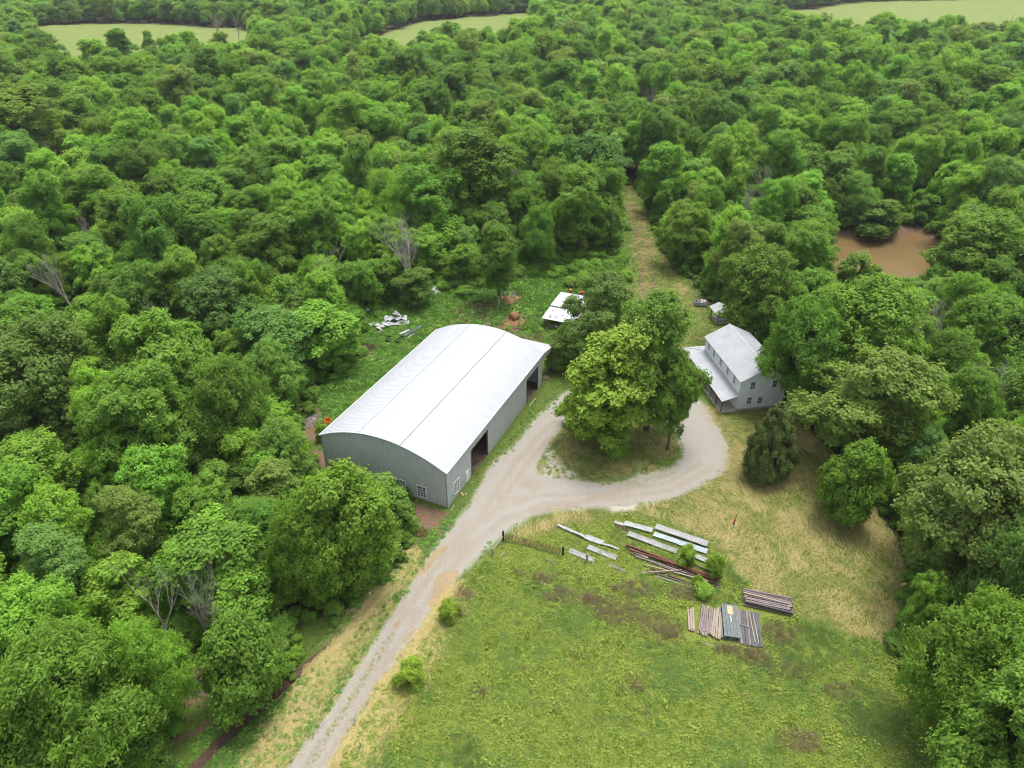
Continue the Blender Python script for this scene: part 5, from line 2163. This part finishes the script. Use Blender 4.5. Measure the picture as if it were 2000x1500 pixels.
SG = 'old roofing sheets on the meadow'
sh = [((1280, 1031), (1382, 1066), 1.15, 'sheetmetal', 'long weathered roofing sheet nearest the mown lawn', .32),
      ((1277, 1045), (1330, 1063), .95, 'sheetblue', 'bluish roofing sheet below the long top one', .18),
      ((1325, 1062), (1381, 1080), .9, 'sheetblue', 'bluish sheet ending beside the upright bush', .22),
      ((1219, 1024), (1274, 1039), 1.0, 'sheetwhite', 'pale sheet at the upper left of the sheet heap', .25),
      ((1202, 1026), (1234, 1039), .55, 'rustbrown', 'short rusty sheet at the upper left end', .12),
      ((1200, 1021), (1222, 1028), .5, 'sheetwhite', 'narrow pale sheet end pointing at the drive', .2),
      ((1226, 1044), (1278, 1063), 1.0, 'sheetmetal', 'grey sheet in the middle of the heap, upper half', .2),
      ((1270, 1060), (1322, 1079), .95, 'sheetmetal', 'grey sheet in the middle of the heap, lower half', .16),
      ((1352, 1086), (1380, 1097), .9, 'sheetmetal', 'short grey sheet between the two leafy bushes', .15),
      ((1090, 1028), (1146, 1053), .42, 'sheetwhite', 'narrow pale strip pointing at the gate post', .22),
      ((1142, 1050), (1178, 1063), .85, 'sheetwhite', 'crumpled pale strip in the middle left', .2),
      ((1172, 1062), (1209, 1074), .35, 'sheetwhite', 'thin pale strip at the right of the crumpled one', .12),
      ((1148, 1070), (1204, 1092), .85, 'sheetmetal', 'grey sheet just above the pale short post', .14),
      ((1112, 1076), (1162, 1097), .8, 'sheetmetal', 'grey sheet lying behind the pale short post', .1),
      ((1188, 1104), (1222, 1117), .5, 'oldwood', 'brown board half sunk in weeds below the sheets', .06)]
for i, (a, b, wd, m, lb, zz_) in enumerate(sh):
    cr = .14 if 'crumpled' in lb or 'strip' in lb else .05
    nm, ct = ('board', 'board') if 'board' in lb else ('metal_sheet', 'metal sheet')
    flat_sheet(G(*a), G(*b), wd, m, lb, ct, nm, zz_, crumple=cr, group=SG, tilt=random.uniform(-.12, .12), seed=i, wave=.004 if nm == 'board' else .035)

# beam pile
e = empty('beam_pile', on_ground(1310, 1100), 0, 'heap of long rusty steel beams and old timbers beside the sheets', 'beam pile')
beams = [((1222, 1069), (1402, 1136), .22, .22, 'rust', .42), ((1228, 1079), (1330, 1112), .2, .2, 'rust', .5), ((1326, 1109), (1400, 1140), .18, .2, 'rust', .3),
         ((1232, 1084), (1392, 1141), .2, .15, 'darkwood', .2), ((1240, 1090), (1340, 1123), .18, .15, 'oldwood', .3), ((1254, 1094), (1380, 1142), .16, .16, 'oldwood', .18),
         ((1258, 1107), (1382, 1138), .14, .12, 'oldwoodpale', .34), ((1252, 1124), (1330, 1119), .13, .12, 'oldwoodpale', .46), ((1270, 1112), (1372, 1150), .16, .14, 'rustbrown', .12),
         ((1262, 1116), (1360, 1146), .18, .12, 'darkwood', .1), ((1340, 1099), (1412, 1128), .14, .14, 'darkwood', .2), ((1226, 1074), (1300, 1101), .12, .2, 'darkwood', .3),
         ((1280, 1126), (1356, 1152), .2, .1, 'oldwood', .06), ((1345, 1130), (1408, 1150), .14, .12, 'darkwood', .12), ((1238, 1082), (1265, 1094), .3, .16, 'oldwoodpale', .34), ((1300, 1104), (1404, 1146), .14, .14, 'rustbrown', .26)]
for a, b, wd, ht, m, zz_ in beams:
    p, q = G(*a) - e.location, G(*b) - e.location
    mb = MB()
    p.z = q.z = zz_
    q.z += random.uniform(-.08, .05)
    if m == 'rust':      # I-section: two flanges and a web
        d = (q - p).normalized()
        for s in (-1, 1):
            mb.bar(p + Vector((0, 0, s * ht * .5)), q + Vector((0, 0, s * ht * .5)), wd, .03)
        mb.bar(p, q, .03, ht)
    else:
        mb.bar(p, q, wd, ht)
    mb.obj('beam' if m.startswith('rust') else 'timber', m, e)


def board_stack(name, origin_px, rz, L, wd, layers, per, m, label, bw=.18, bt=.05, jl=.25, group='timber stacks on the meadow', ms=None):
    e = empty(name, on_ground(*origin_px), rz, label, 'board stack', group)
    rr = random.Random(hash(label) % 1000 if False else len(label) * 7 + int(origin_px[0]))
    for xx in (.15, .5, .85):
        mb = MB()
        mb.box((L * xx - .06, -wd / 2, 0), (L * xx + .06, wd / 2, .1))
        mb.obj('bearer', 'darkwood', e)
    for k in range(layers):
        for j in range(per):
            y = -wd / 2 + (j + .5) * wd / per + rr.uniform(-.02, .02)
            x0, x1 = rr.uniform(-jl, jl * .4), L + rr.uniform(-jl * .7, jl)
            mb = MB()
            a = rr.uniform(-.02, .02) * L
            mb.bar((x0, y - a, .1 + bt * (k + .5) + k * .012 + rr.uniform(0, .01)), (x1, y + a, .1 + bt * (k + .5) + k * .012 + rr.uniform(0, .012)), bw * rr.uniform(.82, 1.0), bt)
            mb.obj('board', rr.choice(ms) if ms else m, e)
    return e


def dirang(a, b):
    p, q = G(*a), G(*b)
    return math.atan2(q.y - p.y, q.x - p.x), (q - p).length


a_, L_ = dirang((1457, 1168), (1541, 1187))
board_stack('board_stack', (1457, 1170), a_, L_, 2.3, 5, 9, None, 'stack of long grey-brown boards nearest the lawn', .21, .11, jl=.5, ms=['oldwood', 'oldwoodpale', 'darkwood', 'oldwood'])
a_, L_ = dirang((1350, 1231), (1350, 1191))
board_stack('board_stack', (1350, 1231), a_ + .02, L_, .85, 2, 3, None, 'small bundle of three pale boards at the left end', .24, .09, ms=['oldwoodpale', 'oldwood'])
a_, L_ = dirang((1385, 1242), (1390, 1190))
board_stack('board_stack', (1385, 1241), a_ - .02, L_ * .93, 2.6, 3, 11, None, 'wide bundle of pale weathered boards left of the dark crate', .2, .09, jl=.45, ms=['oldwoodpale', 'oldwoodpale', 'oldwood'])
a_, L_ = dirang((1468, 1262), (1462, 1196))
board_stack('board_stack', (1467, 1262), a_, L_, 2.5, 2, 8, None, 'flat layer of slate grey planks right of the dark crate', .3, .05, jl=.15, ms=['slate', 'slate', 'slate', 'oldwood'])
for a, b, m, lb in (((1463, 1200), (1474, 1257), 'oldwoodpale', 'thin pale lath lying on the slate grey planks, left of two'), ((1470, 1203), (1481, 1260), 'oldwoodpale', 'thin pale lath lying on the slate grey planks, right of two'), ((1441, 1222), (1470, 1230), 'oldwood', 'short brown stick lying across the slate grey planks'),
                    ((1370, 1256), (1398, 1264), 'oldwoodpale', 'single pale stick in the weeds below the board bundle'), ((1049, 1136), (1071, 1144), 'oldwoodpale', 'pale board in the weeds below the gate'), ((1052, 1145), (1072, 1163), 'oldwoodpale', 'thin pale stick below the pale board'),
                    ((1068, 1093), (1086, 1107), 'oldwood', 'brown stick in the weeds right of the gate'), ((975, 1092), (986, 1078), 'oldwoodpale', 'short pale stick beside the white gate post'), ((640, 750), (664, 736), 'sheetwhite', 'pale plank in the weeds left of the barn, lower'), ((684, 724), (700, 714), 'oldwoodpale', 'pale plank in the weeds left of the barn, upper'),
                    ((880, 1000), (887, 988), 'oldwoodpale', 'short board leaning at the near barn corner'), ((1033, 795), (1047, 778), 'concrete', 'grey kerb-like beam outside the far barn bay')):
    p, q = G(*a), G(*b)
    zz_ = .3 if 'slate' in lb else .1
    p.z = h1(p.x, p.y) + zz_
    q.z = h1(q.x, q.y) + zz_
    mb = MB()
    c = (p + q) / 2
    mb.bar(p - c, q - c, .12, .05)
    tag(mb.obj('plank', m, loc=c), lb, 'plank', 'loose sticks and planks')

# dark crate with slatted lid
a_, L_ = dirang((1431, 1252), (1424, 1186))
cr = empty('equipment_crate', on_ground(1429, 1251), a_, 'long grey-green lidded crate with tan panel between the board bundles', 'crate')
mb = MB()
mb.box((0, -.85, .05), (L_ - .3, .85, .62))
mb.obj('body', 'crate', cr)
for k in range(5):
    mb = MB()
    y0 = -.93 + k * .372
    mb.box((-.06, y0 + .012, .64), (L_ - .24, y0 + .36, .74 + .012 * (k % 2)))
    mb.obj('lid_slat', 'crate', cr)
mb = MB()
mb.box((L_ - 1.75, -.3, .765), (L_ - .5, .3, .785))
mb.obj('tan_panel', 'tan', cr)
mb = MB()
mb.box((L_ * .42, -.05, .765), (L_ * .42 + 1.0, .03, .78))
mb.obj('white_strip', 'white', cr)
for k in range(4):
    mb = MB()
    mb.box((.5 + k * (L_ - 1.4) / 3, .86, .1), (.75 + k * (L_ - 1.4) / 3, .93, .6))
    mb.obj('side_cleat', 'slate', cr)
for yy in (-.5, .5):
    mb = MB()
    mb.box((-.07, yy - .12, .3), (-.005, yy + .12, .5))
    mb.obj('handle', 'black', cr)
mb = MB()
mb.box((0, .95, .02), (L_ * .9, 1.25, .35))
mb.obj('side_tray', 'crate', cr)


# gate posts, brace and rusty bar gate
def post(px, py, H, rad, m, lb, lean=(0, 0)):
    mb = MB()
    mb.tube([(0, 0, -.2), (lean[0] * .5, lean[1] * .5, H * .5), (lean[0], lean[1], H)], [rad * 1.05, rad, rad * .92], 9)
    return tag(mb.obj('fence_post', m, loc=on_ground(px, py)), lb, 'post', 'fence posts')


post(983, 1056, 1.75, .15, 'blackpost', 'tall black gate post beside the drive')
post(963, 1086, 1.35, .13, 'oldwoodpale', 'pale leaning gate post nearest the drive', (-.08, .05))
post(1099, 1085, 1.5, .15, 'blackpost', 'black post at the far end of the rusty gate')
post(1146, 1098, 1.5, .14, 'oldwoodpale', 'pale short post standing by the metal sheets')
p, q = on_ground(963, 1086) + Vector((0, 0, 1.2)), on_ground(983, 1056) + Vector((0, 0, .9))
mb = MB()
c = (p + q) / 2
mb.tube([p - c, q - c], .07, 7)
tag(mb.obj('brace_rail', 'oldwoodpale', loc=c), 'pale diagonal brace between the two gate posts', 'rail')
p, q = on_ground(986, 1055), on_ground(1096, 1084)
gt = empty('bar_gate', p, math.atan2(q.y - p.y, q.x - p.x), 'low rusty bar gate sagging between the black posts', 'gate')
GL = (q - p).length
for k in range(6):
    mb = MB()
    z0 = .15 + k * .2
    mb.tube([(0.1, 0, z0 + .12), (GL * .5, .06, z0 - .03), (GL - .15, 0, z0 + .05)], .03, 6)
    mb.obj('bar', 'rust', gt)
for xx in (.12, GL * .36, GL * .68, GL - .17):
    mb = MB()
    mb.box((xx - .03, -.04, .05), (xx + .03, .04, 1.3))
    mb.obj('upright', 'rust', gt)
for i, (a, b, lb) in enumerate(((782, 1080, 'white marker stake between the barn windows tree and the drive'), (700, 1214, 'white marker stake where the ditch meets the strip of straw'), (722, 1165, 'white marker stake at the upper end of the muddy ditch'),
                                (658, 1270, 'white marker stake halfway along the muddy ditch'), (562, 1398, 'white marker stake on the lower verge beside the ditch'))):
    mb = MB()
    mb.tube([(0, 0, -.1), (.02, 0, .75)], .02, 5)
    f = mb.obj('marker_flag', 'white', loc=on_ground(a, b))
    tag(f, lb, 'stake', 'white marker stakes')
    mb = MB()
    mb.box((.02, -.012, .55), (.22, .012, .72))
    mb.obj('flag', 'white', f)
mk = empty('marker_post', on_ground(1432, 1029), 0, 'red marker post with white foot on the mown lawn', 'post')
mb = MB()
mb.lathe([(.13, 0), (.13, .35), (.1, .4)], 10)
mb.obj('foot', 'white', mk)
mb = MB()
mb.lathe([(.11, .41), (.11, 1.15), (.16, 1.2), (.16, 1.35), (.07, 1.42)], 10)
mb.obj('body', 'red', mk)
mb = MB()
mb.tube([(0, 0, 1.42), (.12, 0, 2.4)], .035, 6)
mb.obj('rod', 'rustbrown', mk)

# behind the barn: crumpled sheets, troughs, straw, pipes
CG = 'crumpled sheets behind the barn'
for i, (a, b, wd, m, lb, zz_) in enumerate([((746, 638), (800, 634), 1.6, 'sheetwhite', 'crumpled white sheet in front of the scrap heap', .1), ((752, 630), (796, 628), 1.8, 'sheetwhite', 'crumpled white sheet at the back of the scrap heap', .45), ((768, 622), (788, 628), 1.0, 'sheetmetal', 'torn grey sheet standing on the scrap heap', .9),
                                            ((724, 636), (752, 645), 1.0, 'sheetwhite', 'white strip left of the scrap heap, upper', .25), ((734, 643), (752, 651), .8, 'sheetwhite', 'white strip left of the scrap heap, middle', .15), ((742, 650), (752, 656), .8, 'sheetmetal', 'grey strip left of the scrap heap, lowest', .1),
                                            ((832, 582), (860, 573), 1.7, 'sheetwhite', 'white sheet at the wood edge behind the trees', .25), ((836, 575), (861, 569), 1.3, 'sheetwhite', 'white sheet leaning above the one at the wood edge', .7), ((716, 612), (722, 610), .9, 'sheetwhite', 'white scrap glinting through the leaves above the heap', .6)]):
    flat_sheet(G(*a), G(*b), wd, m, lb, 'metal sheet', 'crumpled_sheet', zz_, wave=.02, pitch=.3, crumple=.55, group=CG, seed=20 + i)


def trough(px, py, rz, L, wd, lb, m='black'):
    e = empty('feed_trough', on_ground(px, py), rz, lb, 'trough', 'dark troughs behind the barn')
    mb = MB()
    t = .05
    for k in range(9):
        a0, a1 = math.pi * k / 9, math.pi * (k + 1) / 9
        for x0, x1, rr_, fl in ((0, L, wd / 2, 1), (t, L - t, wd / 2 - t, -1)):
            pts = [(x0, -rr_ * math.cos(a0), .5 - rr_ * math.sin(a0)), (x1, -rr_ * math.cos(a0), .5 - rr_ * math.sin(a0)), (x1, -rr_ * math.cos(a1), .5 - rr_ * math.sin(a1)), (x0, -rr_ * math.cos(a1), .5 - rr_ * math.sin(a1))]
            mb.poly(pts if fl > 0 else pts[::-1])
    for x_ in (0, L):
        mb.poly([(x_, -wd / 2 * math.cos(math.pi * k / 9), .5 - wd / 2 * math.sin(math.pi * k / 9)) for k in range(10)])
    mb.obj('basin', m, e)
    for x_ in (.2, L - .2):
        mb = MB()
        mb.box((x_ - .05, -wd / 2, -.05), (x_ + .05, wd / 2, .1))
        mb.obj('foot', 'rustbrown', e)


trough(757, 669, R(85), 1.9, .75, 'shorter dark trough behind the barn, left of two')
trough(775, 672, R(70), 2.4, .75, 'longer dark trough behind the barn, right of two')
for a, b, wd, ht, m, lb in (((790, 660), (823, 641), .8, .2, 'slate', 'dark flat timber pointing at the tree trunk behind the barn'), ((781, 657), (800, 649), .55, .25, 'sheetwhite', 'short white board beside the dark timber'), ((797, 662), (812, 654), .2, .1, 'sheetwhite', 'thin white lath beside the dark timber')):
    p, q = G(*a), G(*b)
    c = (p + q) / 2
    c.z = h1(c.x, c.y) + ht / 2 + .3
    mb = MB()
    d = (q - p) / 2
    d.z = 0
    mb.bar(-d, d, wd, ht)
    tag(mb.obj('beam', m, loc=c), lb, 'beam')


def stick_heap(name, px, py, rad, hgt, n, label, m='rustbrown', ml=1.6, seed=1):
    rr = random.Random(seed)
    mb = MB()
    for k in range(n):
        a = rr.uniform(0, 6.28)
        d = rad * math.sqrt(rr.random())
        zc = hgt * (1 - d / rad) * rr.random()
        c = Vector((d * math.cos(a), d * math.sin(a), zc + .04))
        b = rr.uniform(0, 6.28)
        v = Vector((math.cos(b), math.sin(b), rr.uniform(-.25, .35))) * ml * rr.uniform(.3, 1) * .5
        p, q = c - v, c + v
        p.z, q.z = max(p.z, .02), max(q.z, .02)
        mid = (p + q) / 2 + Vector((rr.uniform(-.1, .1), rr.uniform(-.1, .1), rr.uniform(0, .12)))
        mb.tube([p, mid, q], [.035, .028, .012], 4, False)
    o = mb.obj(name, m, loc=on_ground(px, py))
    return tag(o, label, 'brush pile', 'brush piles round the barn')


stick_heap('brush_pile', 722, 680, 1.7, 1.0, 130, 'brown heap of broken sticks beside the white strips', seed=2)
stick_heap('brush_pile', 690, 678, 2.8, .5, 120, 'low spread of brown brush left of the stick heap', seed=3)
stick_heap('brush_pile', 592, 822, 2.6, 1.1, 230, 'grey brush pile at the left front corner of the barn', 'dead', 2.2, 4)
stick_heap('brush_pile', 935, 598, 3.0, .9, 240, 'tangled brown brush behind the ring feeder', seed=5)
stick_heap('brush_pile', 1000, 568, 3.0, .6, 150, 'brown brush above the orange straw patch', seed=6)
stick_heap('brush_pile', 1760, 552, 2.6, 1.6, 130, 'dark root snag lying in the brown creek', 'darkwood', 3.6, 7)
stick_heap('brush_pile', 822, 1042, 1.0, .35, 34, 'reddish scraps of wood below the barn gable', 'rust', 1.5, 8)
stick_heap('brush_pile', 400, 1330, 2.0, .3, 60, 'dark fallen twigs under the lower left trees', 'darkwood', 2.0, 9)
# hay
mb = MB()
NB = 26
prof = []
for k in range(NB):
    pass
hb = empty('hay_bale', on_ground(1004, 625), R(35), 'round brown hay bale sagging in a ring of loose straw', 'hay bale')
V, F = [], []
nr = 9
for i in range(nr + 1):
    x_ = -.75 + 1.5 * i / nr
    rr_ = 1.02 * (1 - .10 * abs(2 * i / nr - 1) ** 4) * (0.0 if False else 1)
    for j in range(NB):
        a = 2 * math.pi * j / NB
        k = 1 + .07 * mnoise.noise(Vector((x_ * 2, math.cos(a) * 2, math.sin(a) * 2)))
        y_, z_ = math.cos(a) * rr_ * k, math.sin(a) * rr_ * k
        V.append((x_ + .05 * mnoise.noise(Vector((y_ * 3, z_ * 3, i))), y_ * 1.06, max(-.85, z_) * .93 + .8))
for i in range(nr):
    for j in range(NB):
        F.append((i * NB + j, i * NB + (j + 1) % NB, (i + 1) * NB + (j + 1) % NB, (i + 1) * NB + j))
for s in (0, nr):
    base = s * NB
    V.append((V[base][0] + (-.03 if s == 0 else .03), 0, .8))
    for j in range(NB):
        t = (base + j, base + (j + 1) % NB, len(V) - 1)
        F.append(t if s else t[::-1])
mb = MB()
mb.v, mb.f = V, F
mb.obj('bale', 'hay', hb, True)


def mound(name, px, py, rad, hgt, m, label, seed, cat='straw heap'):
    mb = MB()
    n, k = 12, 30
    for i in range(n + 1):
        t = i / n
        for j in range(k):
            a = 2 * math.pi * j / k
            rr_ = rad * t * (1 + .25 * mnoise.noise(Vector((math.cos(a) * 1.3, math.sin(a) * 1.3, seed))))
            z_ = hgt * (1 - t * t) * (1 + .5 * mnoise.noise(Vector((math.cos(a) * t * 3, math.sin(a) * t * 3, seed + 4)))) + .06 * (1 - t)
            mb.v.append((rr_ * math.cos(a), rr_ * math.sin(a), z_ if i < n else -.08))
    for i in range(n):
        for j in range(k):
            mb.f.append((i * k + j, (i + 1) * k + j, (i + 1) * k + (j + 1) % k, i * k + (j + 1) % k))
    return tag(mb.obj(name, m, loc=on_ground(px, py), smooth=True), label, cat, 'straw heaps behind the barn')


mound('straw_heap', 1004, 628, 2.6, .35, 'hay', 'brown loose straw trampled round the bale', 1)
mound('straw_heap', 995, 586, 2.4, .45, 'haypale', 'orange straw heap near the grey stump', 2)


def ring(px, py, rad, H, m, label):
    e = empty('ring_feeder', on_ground(px, py), 0, label, 'feeder', 'round cattle feeders')
    for z_ in (.12, H * .5, H):
        mb = MB()
        mb.tube([(rad * math.cos(a), rad * math.sin(a), z_) for a in np.linspace(0, 2 * math.pi, 25)], .05, 6, False)
        mb.obj('hoop', m, e)
    for k in range(10):
        a = k * .628
        mb = MB()
        mb.tube([(rad * math.cos(a), rad * math.sin(a), 0), (rad * math.cos(a), rad * math.sin(a), H)], .035, 5)
        mb.obj('upright', m, e)


ring(938, 618, 1.15, .8, 'darkwood', 'dark round feeder ring in the brown brush')
ring(996, 580, 1.1, .75, 'greyplastic', 'grey-blue feeder ring on the orange straw')
mb = MB()
mb.tube([(0, 0, -.2), (.05, 0, 1.3), (-.03, .02, 2.7)], [.32, .24, .2], 10)
tag(mb.obj('tree_stump', 'dead', loc=on_ground(974, 601)), 'tall grey stump left of the orange straw', 'stump')
pp = empty('pipe_pile', on_ground(1045, 660), 0, 'bundle of long rusty pipes behind the barn', 'pipe pile')
for k in range(8):
    a, b = G(1030 + k * 3.0, 694 - (k % 3) * 2), G(1052 + k * 2.2, 634 + (k % 4) * 3)
    c = pp.location
    mb = MB()
    mb.tube([(a.x - c.x, a.y - c.y, .1 + .05 * (k % 3)), (b.x - c.x, b.y - c.y, .25 + .06 * (k % 2))], .05, 6)
    mb.obj('pipe', 'rust', pp)
mb = MB()
mb.lathe([(.02, .02), (.34, 0), (.42, .25), (.46, .6), (.40, .62), (.36, .2), (.02, .12)], 16, cap=False)
tag(mb.obj('orange_tub', 'orange', loc=on_ground(640, 825), rot=(.5, .3, 0)), 'bright orange tub lying beside the barn roof edge', 'tub')
bd = bpy.data.objects['orange_tub']
bd.scale = (1.25, 1.25, 1.2)


def drum(px, py, m, lb, lying=False, s=1):
    mb = MB()
    mb.lathe([(.27, 0), (.29, .03), (.29, .28), (.305, .3), (.29, .32), (.29, .58), (.305, .6), (.29, .62), (.29, .86), (.27, .9)], 16)
    o = mb.obj('drum', m, loc=on_ground(px, py))
    o.scale = (s, s, s)
    return tag(o, lb, 'drum', 'drums')


drum(1074, 722, 'blue', 'blue plastic drum at the far corner of the barn', s=1.2)
drum(1082, 716, 'greyplastic', 'grey drum behind the blue one')
drum(1136, 580, 'red', 'red drum beyond the white-roofed shed', s=1.5)
drum(1114, 576, 'brick', 'rust-orange drum behind the white-roofed shed', s=1.5)


def pallet(px, py, rz, lb):
    e = empty('pallet', on_ground(px, py), rz, lb, 'pallet')
    for y_ in (.05, .5, .95):
        mb = MB()
        mb.box((0, y_ - .04, 0), (1.2, y_ + .04, .1))
        mb.obj('bearer', 'oldwoodpale', e)
    for k in range(7):
        mb = MB()
        mb.box((k * .175, 0, .1), (k * .175 + .12, 1.0, .125))
        mb.obj('slat', 'oldwoodpale', e)


pallet(1064, 742, R(40), 'wooden pallet on the ground at the far barn corner')
# grey tub with bags by the track
tb = empty('cargo_tub', on_ground(1368, 596), R(-10), 'grey open tub heaped with pink and white bags by the track', 'tub')
mb = MB()
for x0, x1, y0, y1 in ((-1.3, 1.3, -.8, -.72), (-1.3, 1.3, .72, .8), (-1.3, -1.22, -.72, .72), (1.22, 1.3, -.72, .72)):
    mb.box((x0, y0, .25), (x1, y1, 1.0))
mb.box((-1.22, -.72, .25), (1.22, .72, .32))
mb.obj('body', 'greyplastic', tb)
for x_ in (-.6, .6):
    mb = MB()
    mb.box((x_ - .1, -.7, 0), (x_ + .1, .7, .25))
    mb.obj('skid', 'slate', tb)
rr = random.Random(5)
for k in range(9):
    mb = MB()
    mb.lathe([(.05, -.16), (.22, -.1), (.3, .02), (.2, .14), (.06, .19)], 10)
    o = mb.obj('bag', 'pink' if k % 3 else 'white', tb, True, loc=(rr.uniform(-.8, .8), rr.uniform(-.45, .45), .85 + rr.uniform(0, .25)), rot=(rr.uniform(-.6, .6), rr.uniform(-.6, .6), 0))
for a, b, s, lb in ((1040, 606, 1.0, 'pale stone in the weeds left of the white-roofed shed'), (1765, 1142, .6, 'reddish broken rock at the edge of the lawn'), (906, 966, .5, 'tan rubble by the small barn window'), (614, 818, .7, 'pale rubble beside the grey brush pile')):
    mb = MB()
    rr = random.Random(a)
    for k in range(5):
        ox, oy = rr.uniform(-.7, .7) * s, rr.uniform(-.5, .5) * s
        q = rr.uniform(.2, .4) * s
        mb.lathe([(q * .6, 0), (q, q * .3), (q * .8, q * .7), (q * .2, q * .9)], 7, (ox, oy, 0))
    tag(mb.obj('rubble', 'tan' if s < 1 else 'white', loc=on_ground(a, b)), lb, 'rubble')


# inside the barn bays
def place_in(name, x, y, rz, lb, cat):
    return empty(name, in_barn(x, y, .035), math.pi / 2 - BARN_A + rz, lb, cat)


e = place_in('caged_tote', 12.0, 3.0, 0, 'white caged liquid tote inside the near barn bay', 'tote')
mb = MB()
mb.box((-.55, -.45, .18), (.55, .45, 1.12))
mb.lathe([(.12, 1.12), (.12, 1.2)], 10)
mb.obj('tank', 'white', e)
mb = MB()
for z_ in (.2, .5, .8, 1.12):
    for s in (-1, 1):
        mb.box((-.58, s * .48 - .015, z_ - .015), (.58, s * .48 + .015, z_ + .015))
        mb.box((s * .58 - .015, -.46, z_ - .015), (s * .58 + .015, .46, z_ + .015))
for k in range(5):
    for s in (-1, 1):
        mb.box((-.56 + .28 * k - .012, s * .505 - .012, .16), (-.56 + .28 * k + .012, s * .505 + .012, 1.14))
mb.obj('cage', 'greyplastic', e)
mb = MB()
mb.box((-.6, -.5, 0), (.6, .5, .14))
mb.obj('pallet_base', 'slate', e)
e = place_in('farm_trailer', 12.3, 5.6, .1, 'grey flatbed trailer parked behind the tote in the near bay', 'trailer')
mb = MB()
mb.box((-1.6, -1, .6), (1.6, 1, .75))
mb.obj('deck', 'sheetmetal', e)
for s in (-1, 1):
    mb = MB()
    mb.lathe([(.2, -.1), (.36, -.1), (.38, -.06), (.38, .06), (.36, .1), (.2, .1)], 18)
    mb.obj('wheel', 'black', e, loc=(0, s * 1.12, .38), rot=(math.pi / 2, 0, 0))
    mb = MB()
    mb.box((-1.6, s * .97 - .03, .75), (1.6, s * .97 + .03, 1.15))
    mb.obj('side_board', 'sheetmetal', e)
mb = MB()
mb.bar((-1.6, 0, .62), (-2.9, 0, .45), .1, .1)
mb.obj('drawbar', 'rustbrown', e)
e = place_in('tractor', 31.6, 4.2, math.pi / 2, 'dark tractor with white wheel rims inside the far barn bay', 'tractor')
mb = MB()
mb.box((-.3, -.4, .7), (1.6, .4, 1.35))
mb.box((-1.1, -.5, .7), (-.3, .5, 1.1))
mb.obj('body', 'slate', e)
mb = MB()
mb.box((-.9, -.3, 1.1), (-.4, .3, 1.25))
mb.box((-1.0, -.3, 1.1), (-.9, .3, 1.7))
mb.obj('seat', 'black', e)
for x_, y_, rr_ in ((-.8, .7, .75), (-.8, -.7, .75), (1.2, .55, .42), (1.2, -.55, .42)):
    w_ = bpy.data.objects.new('wheel', None)
    w_.location = (x_, y_, rr_)
    w_.rotation_euler = (math.pi / 2, 0, 0)
    link(w_, e)
    mb = MB()
    mb.lathe([(rr_ * .6, -.16), (rr_ * .95, -.16), (rr_, -.1), (rr_, .1), (rr_ * .95, .16), (rr_ * .6, .16)], 22, cap=False)
    mb.obj('tyre', 'black', w_)
    mb = MB()
    mb.lathe([(.05, -.08), (rr_ * .6, -.08), (rr_ * .6, .08), (.05, .08)], 18)
    mb.obj('rim', 'white', w_)

# ------------------------------------------------------------------ air
M_h = bpy.data.materials.new('haze_air')
M_h.use_nodes = True
hn = M_h.node_tree
hn.nodes.remove(hn.nodes['Principled BSDF'])
pv = hn.nodes.new('ShaderNodeVolumePrincipled')
pv.inputs['Color'].default_value = (.86, .92, 1.0, 1)
pv.inputs['Density'].default_value = HAZE
pv.inputs['Anisotropy'].default_value = .3
hn.links.new(pv.outputs[0], hn.nodes['Material Output'].inputs['Volume'])
if HAZE > 0:
    mb = MB()
    mb.box((-7000, -500, -6), (7000, 9500, 72))
    hz = mb.obj('haze', M_h)
    hz['kind'] = 'stuff'
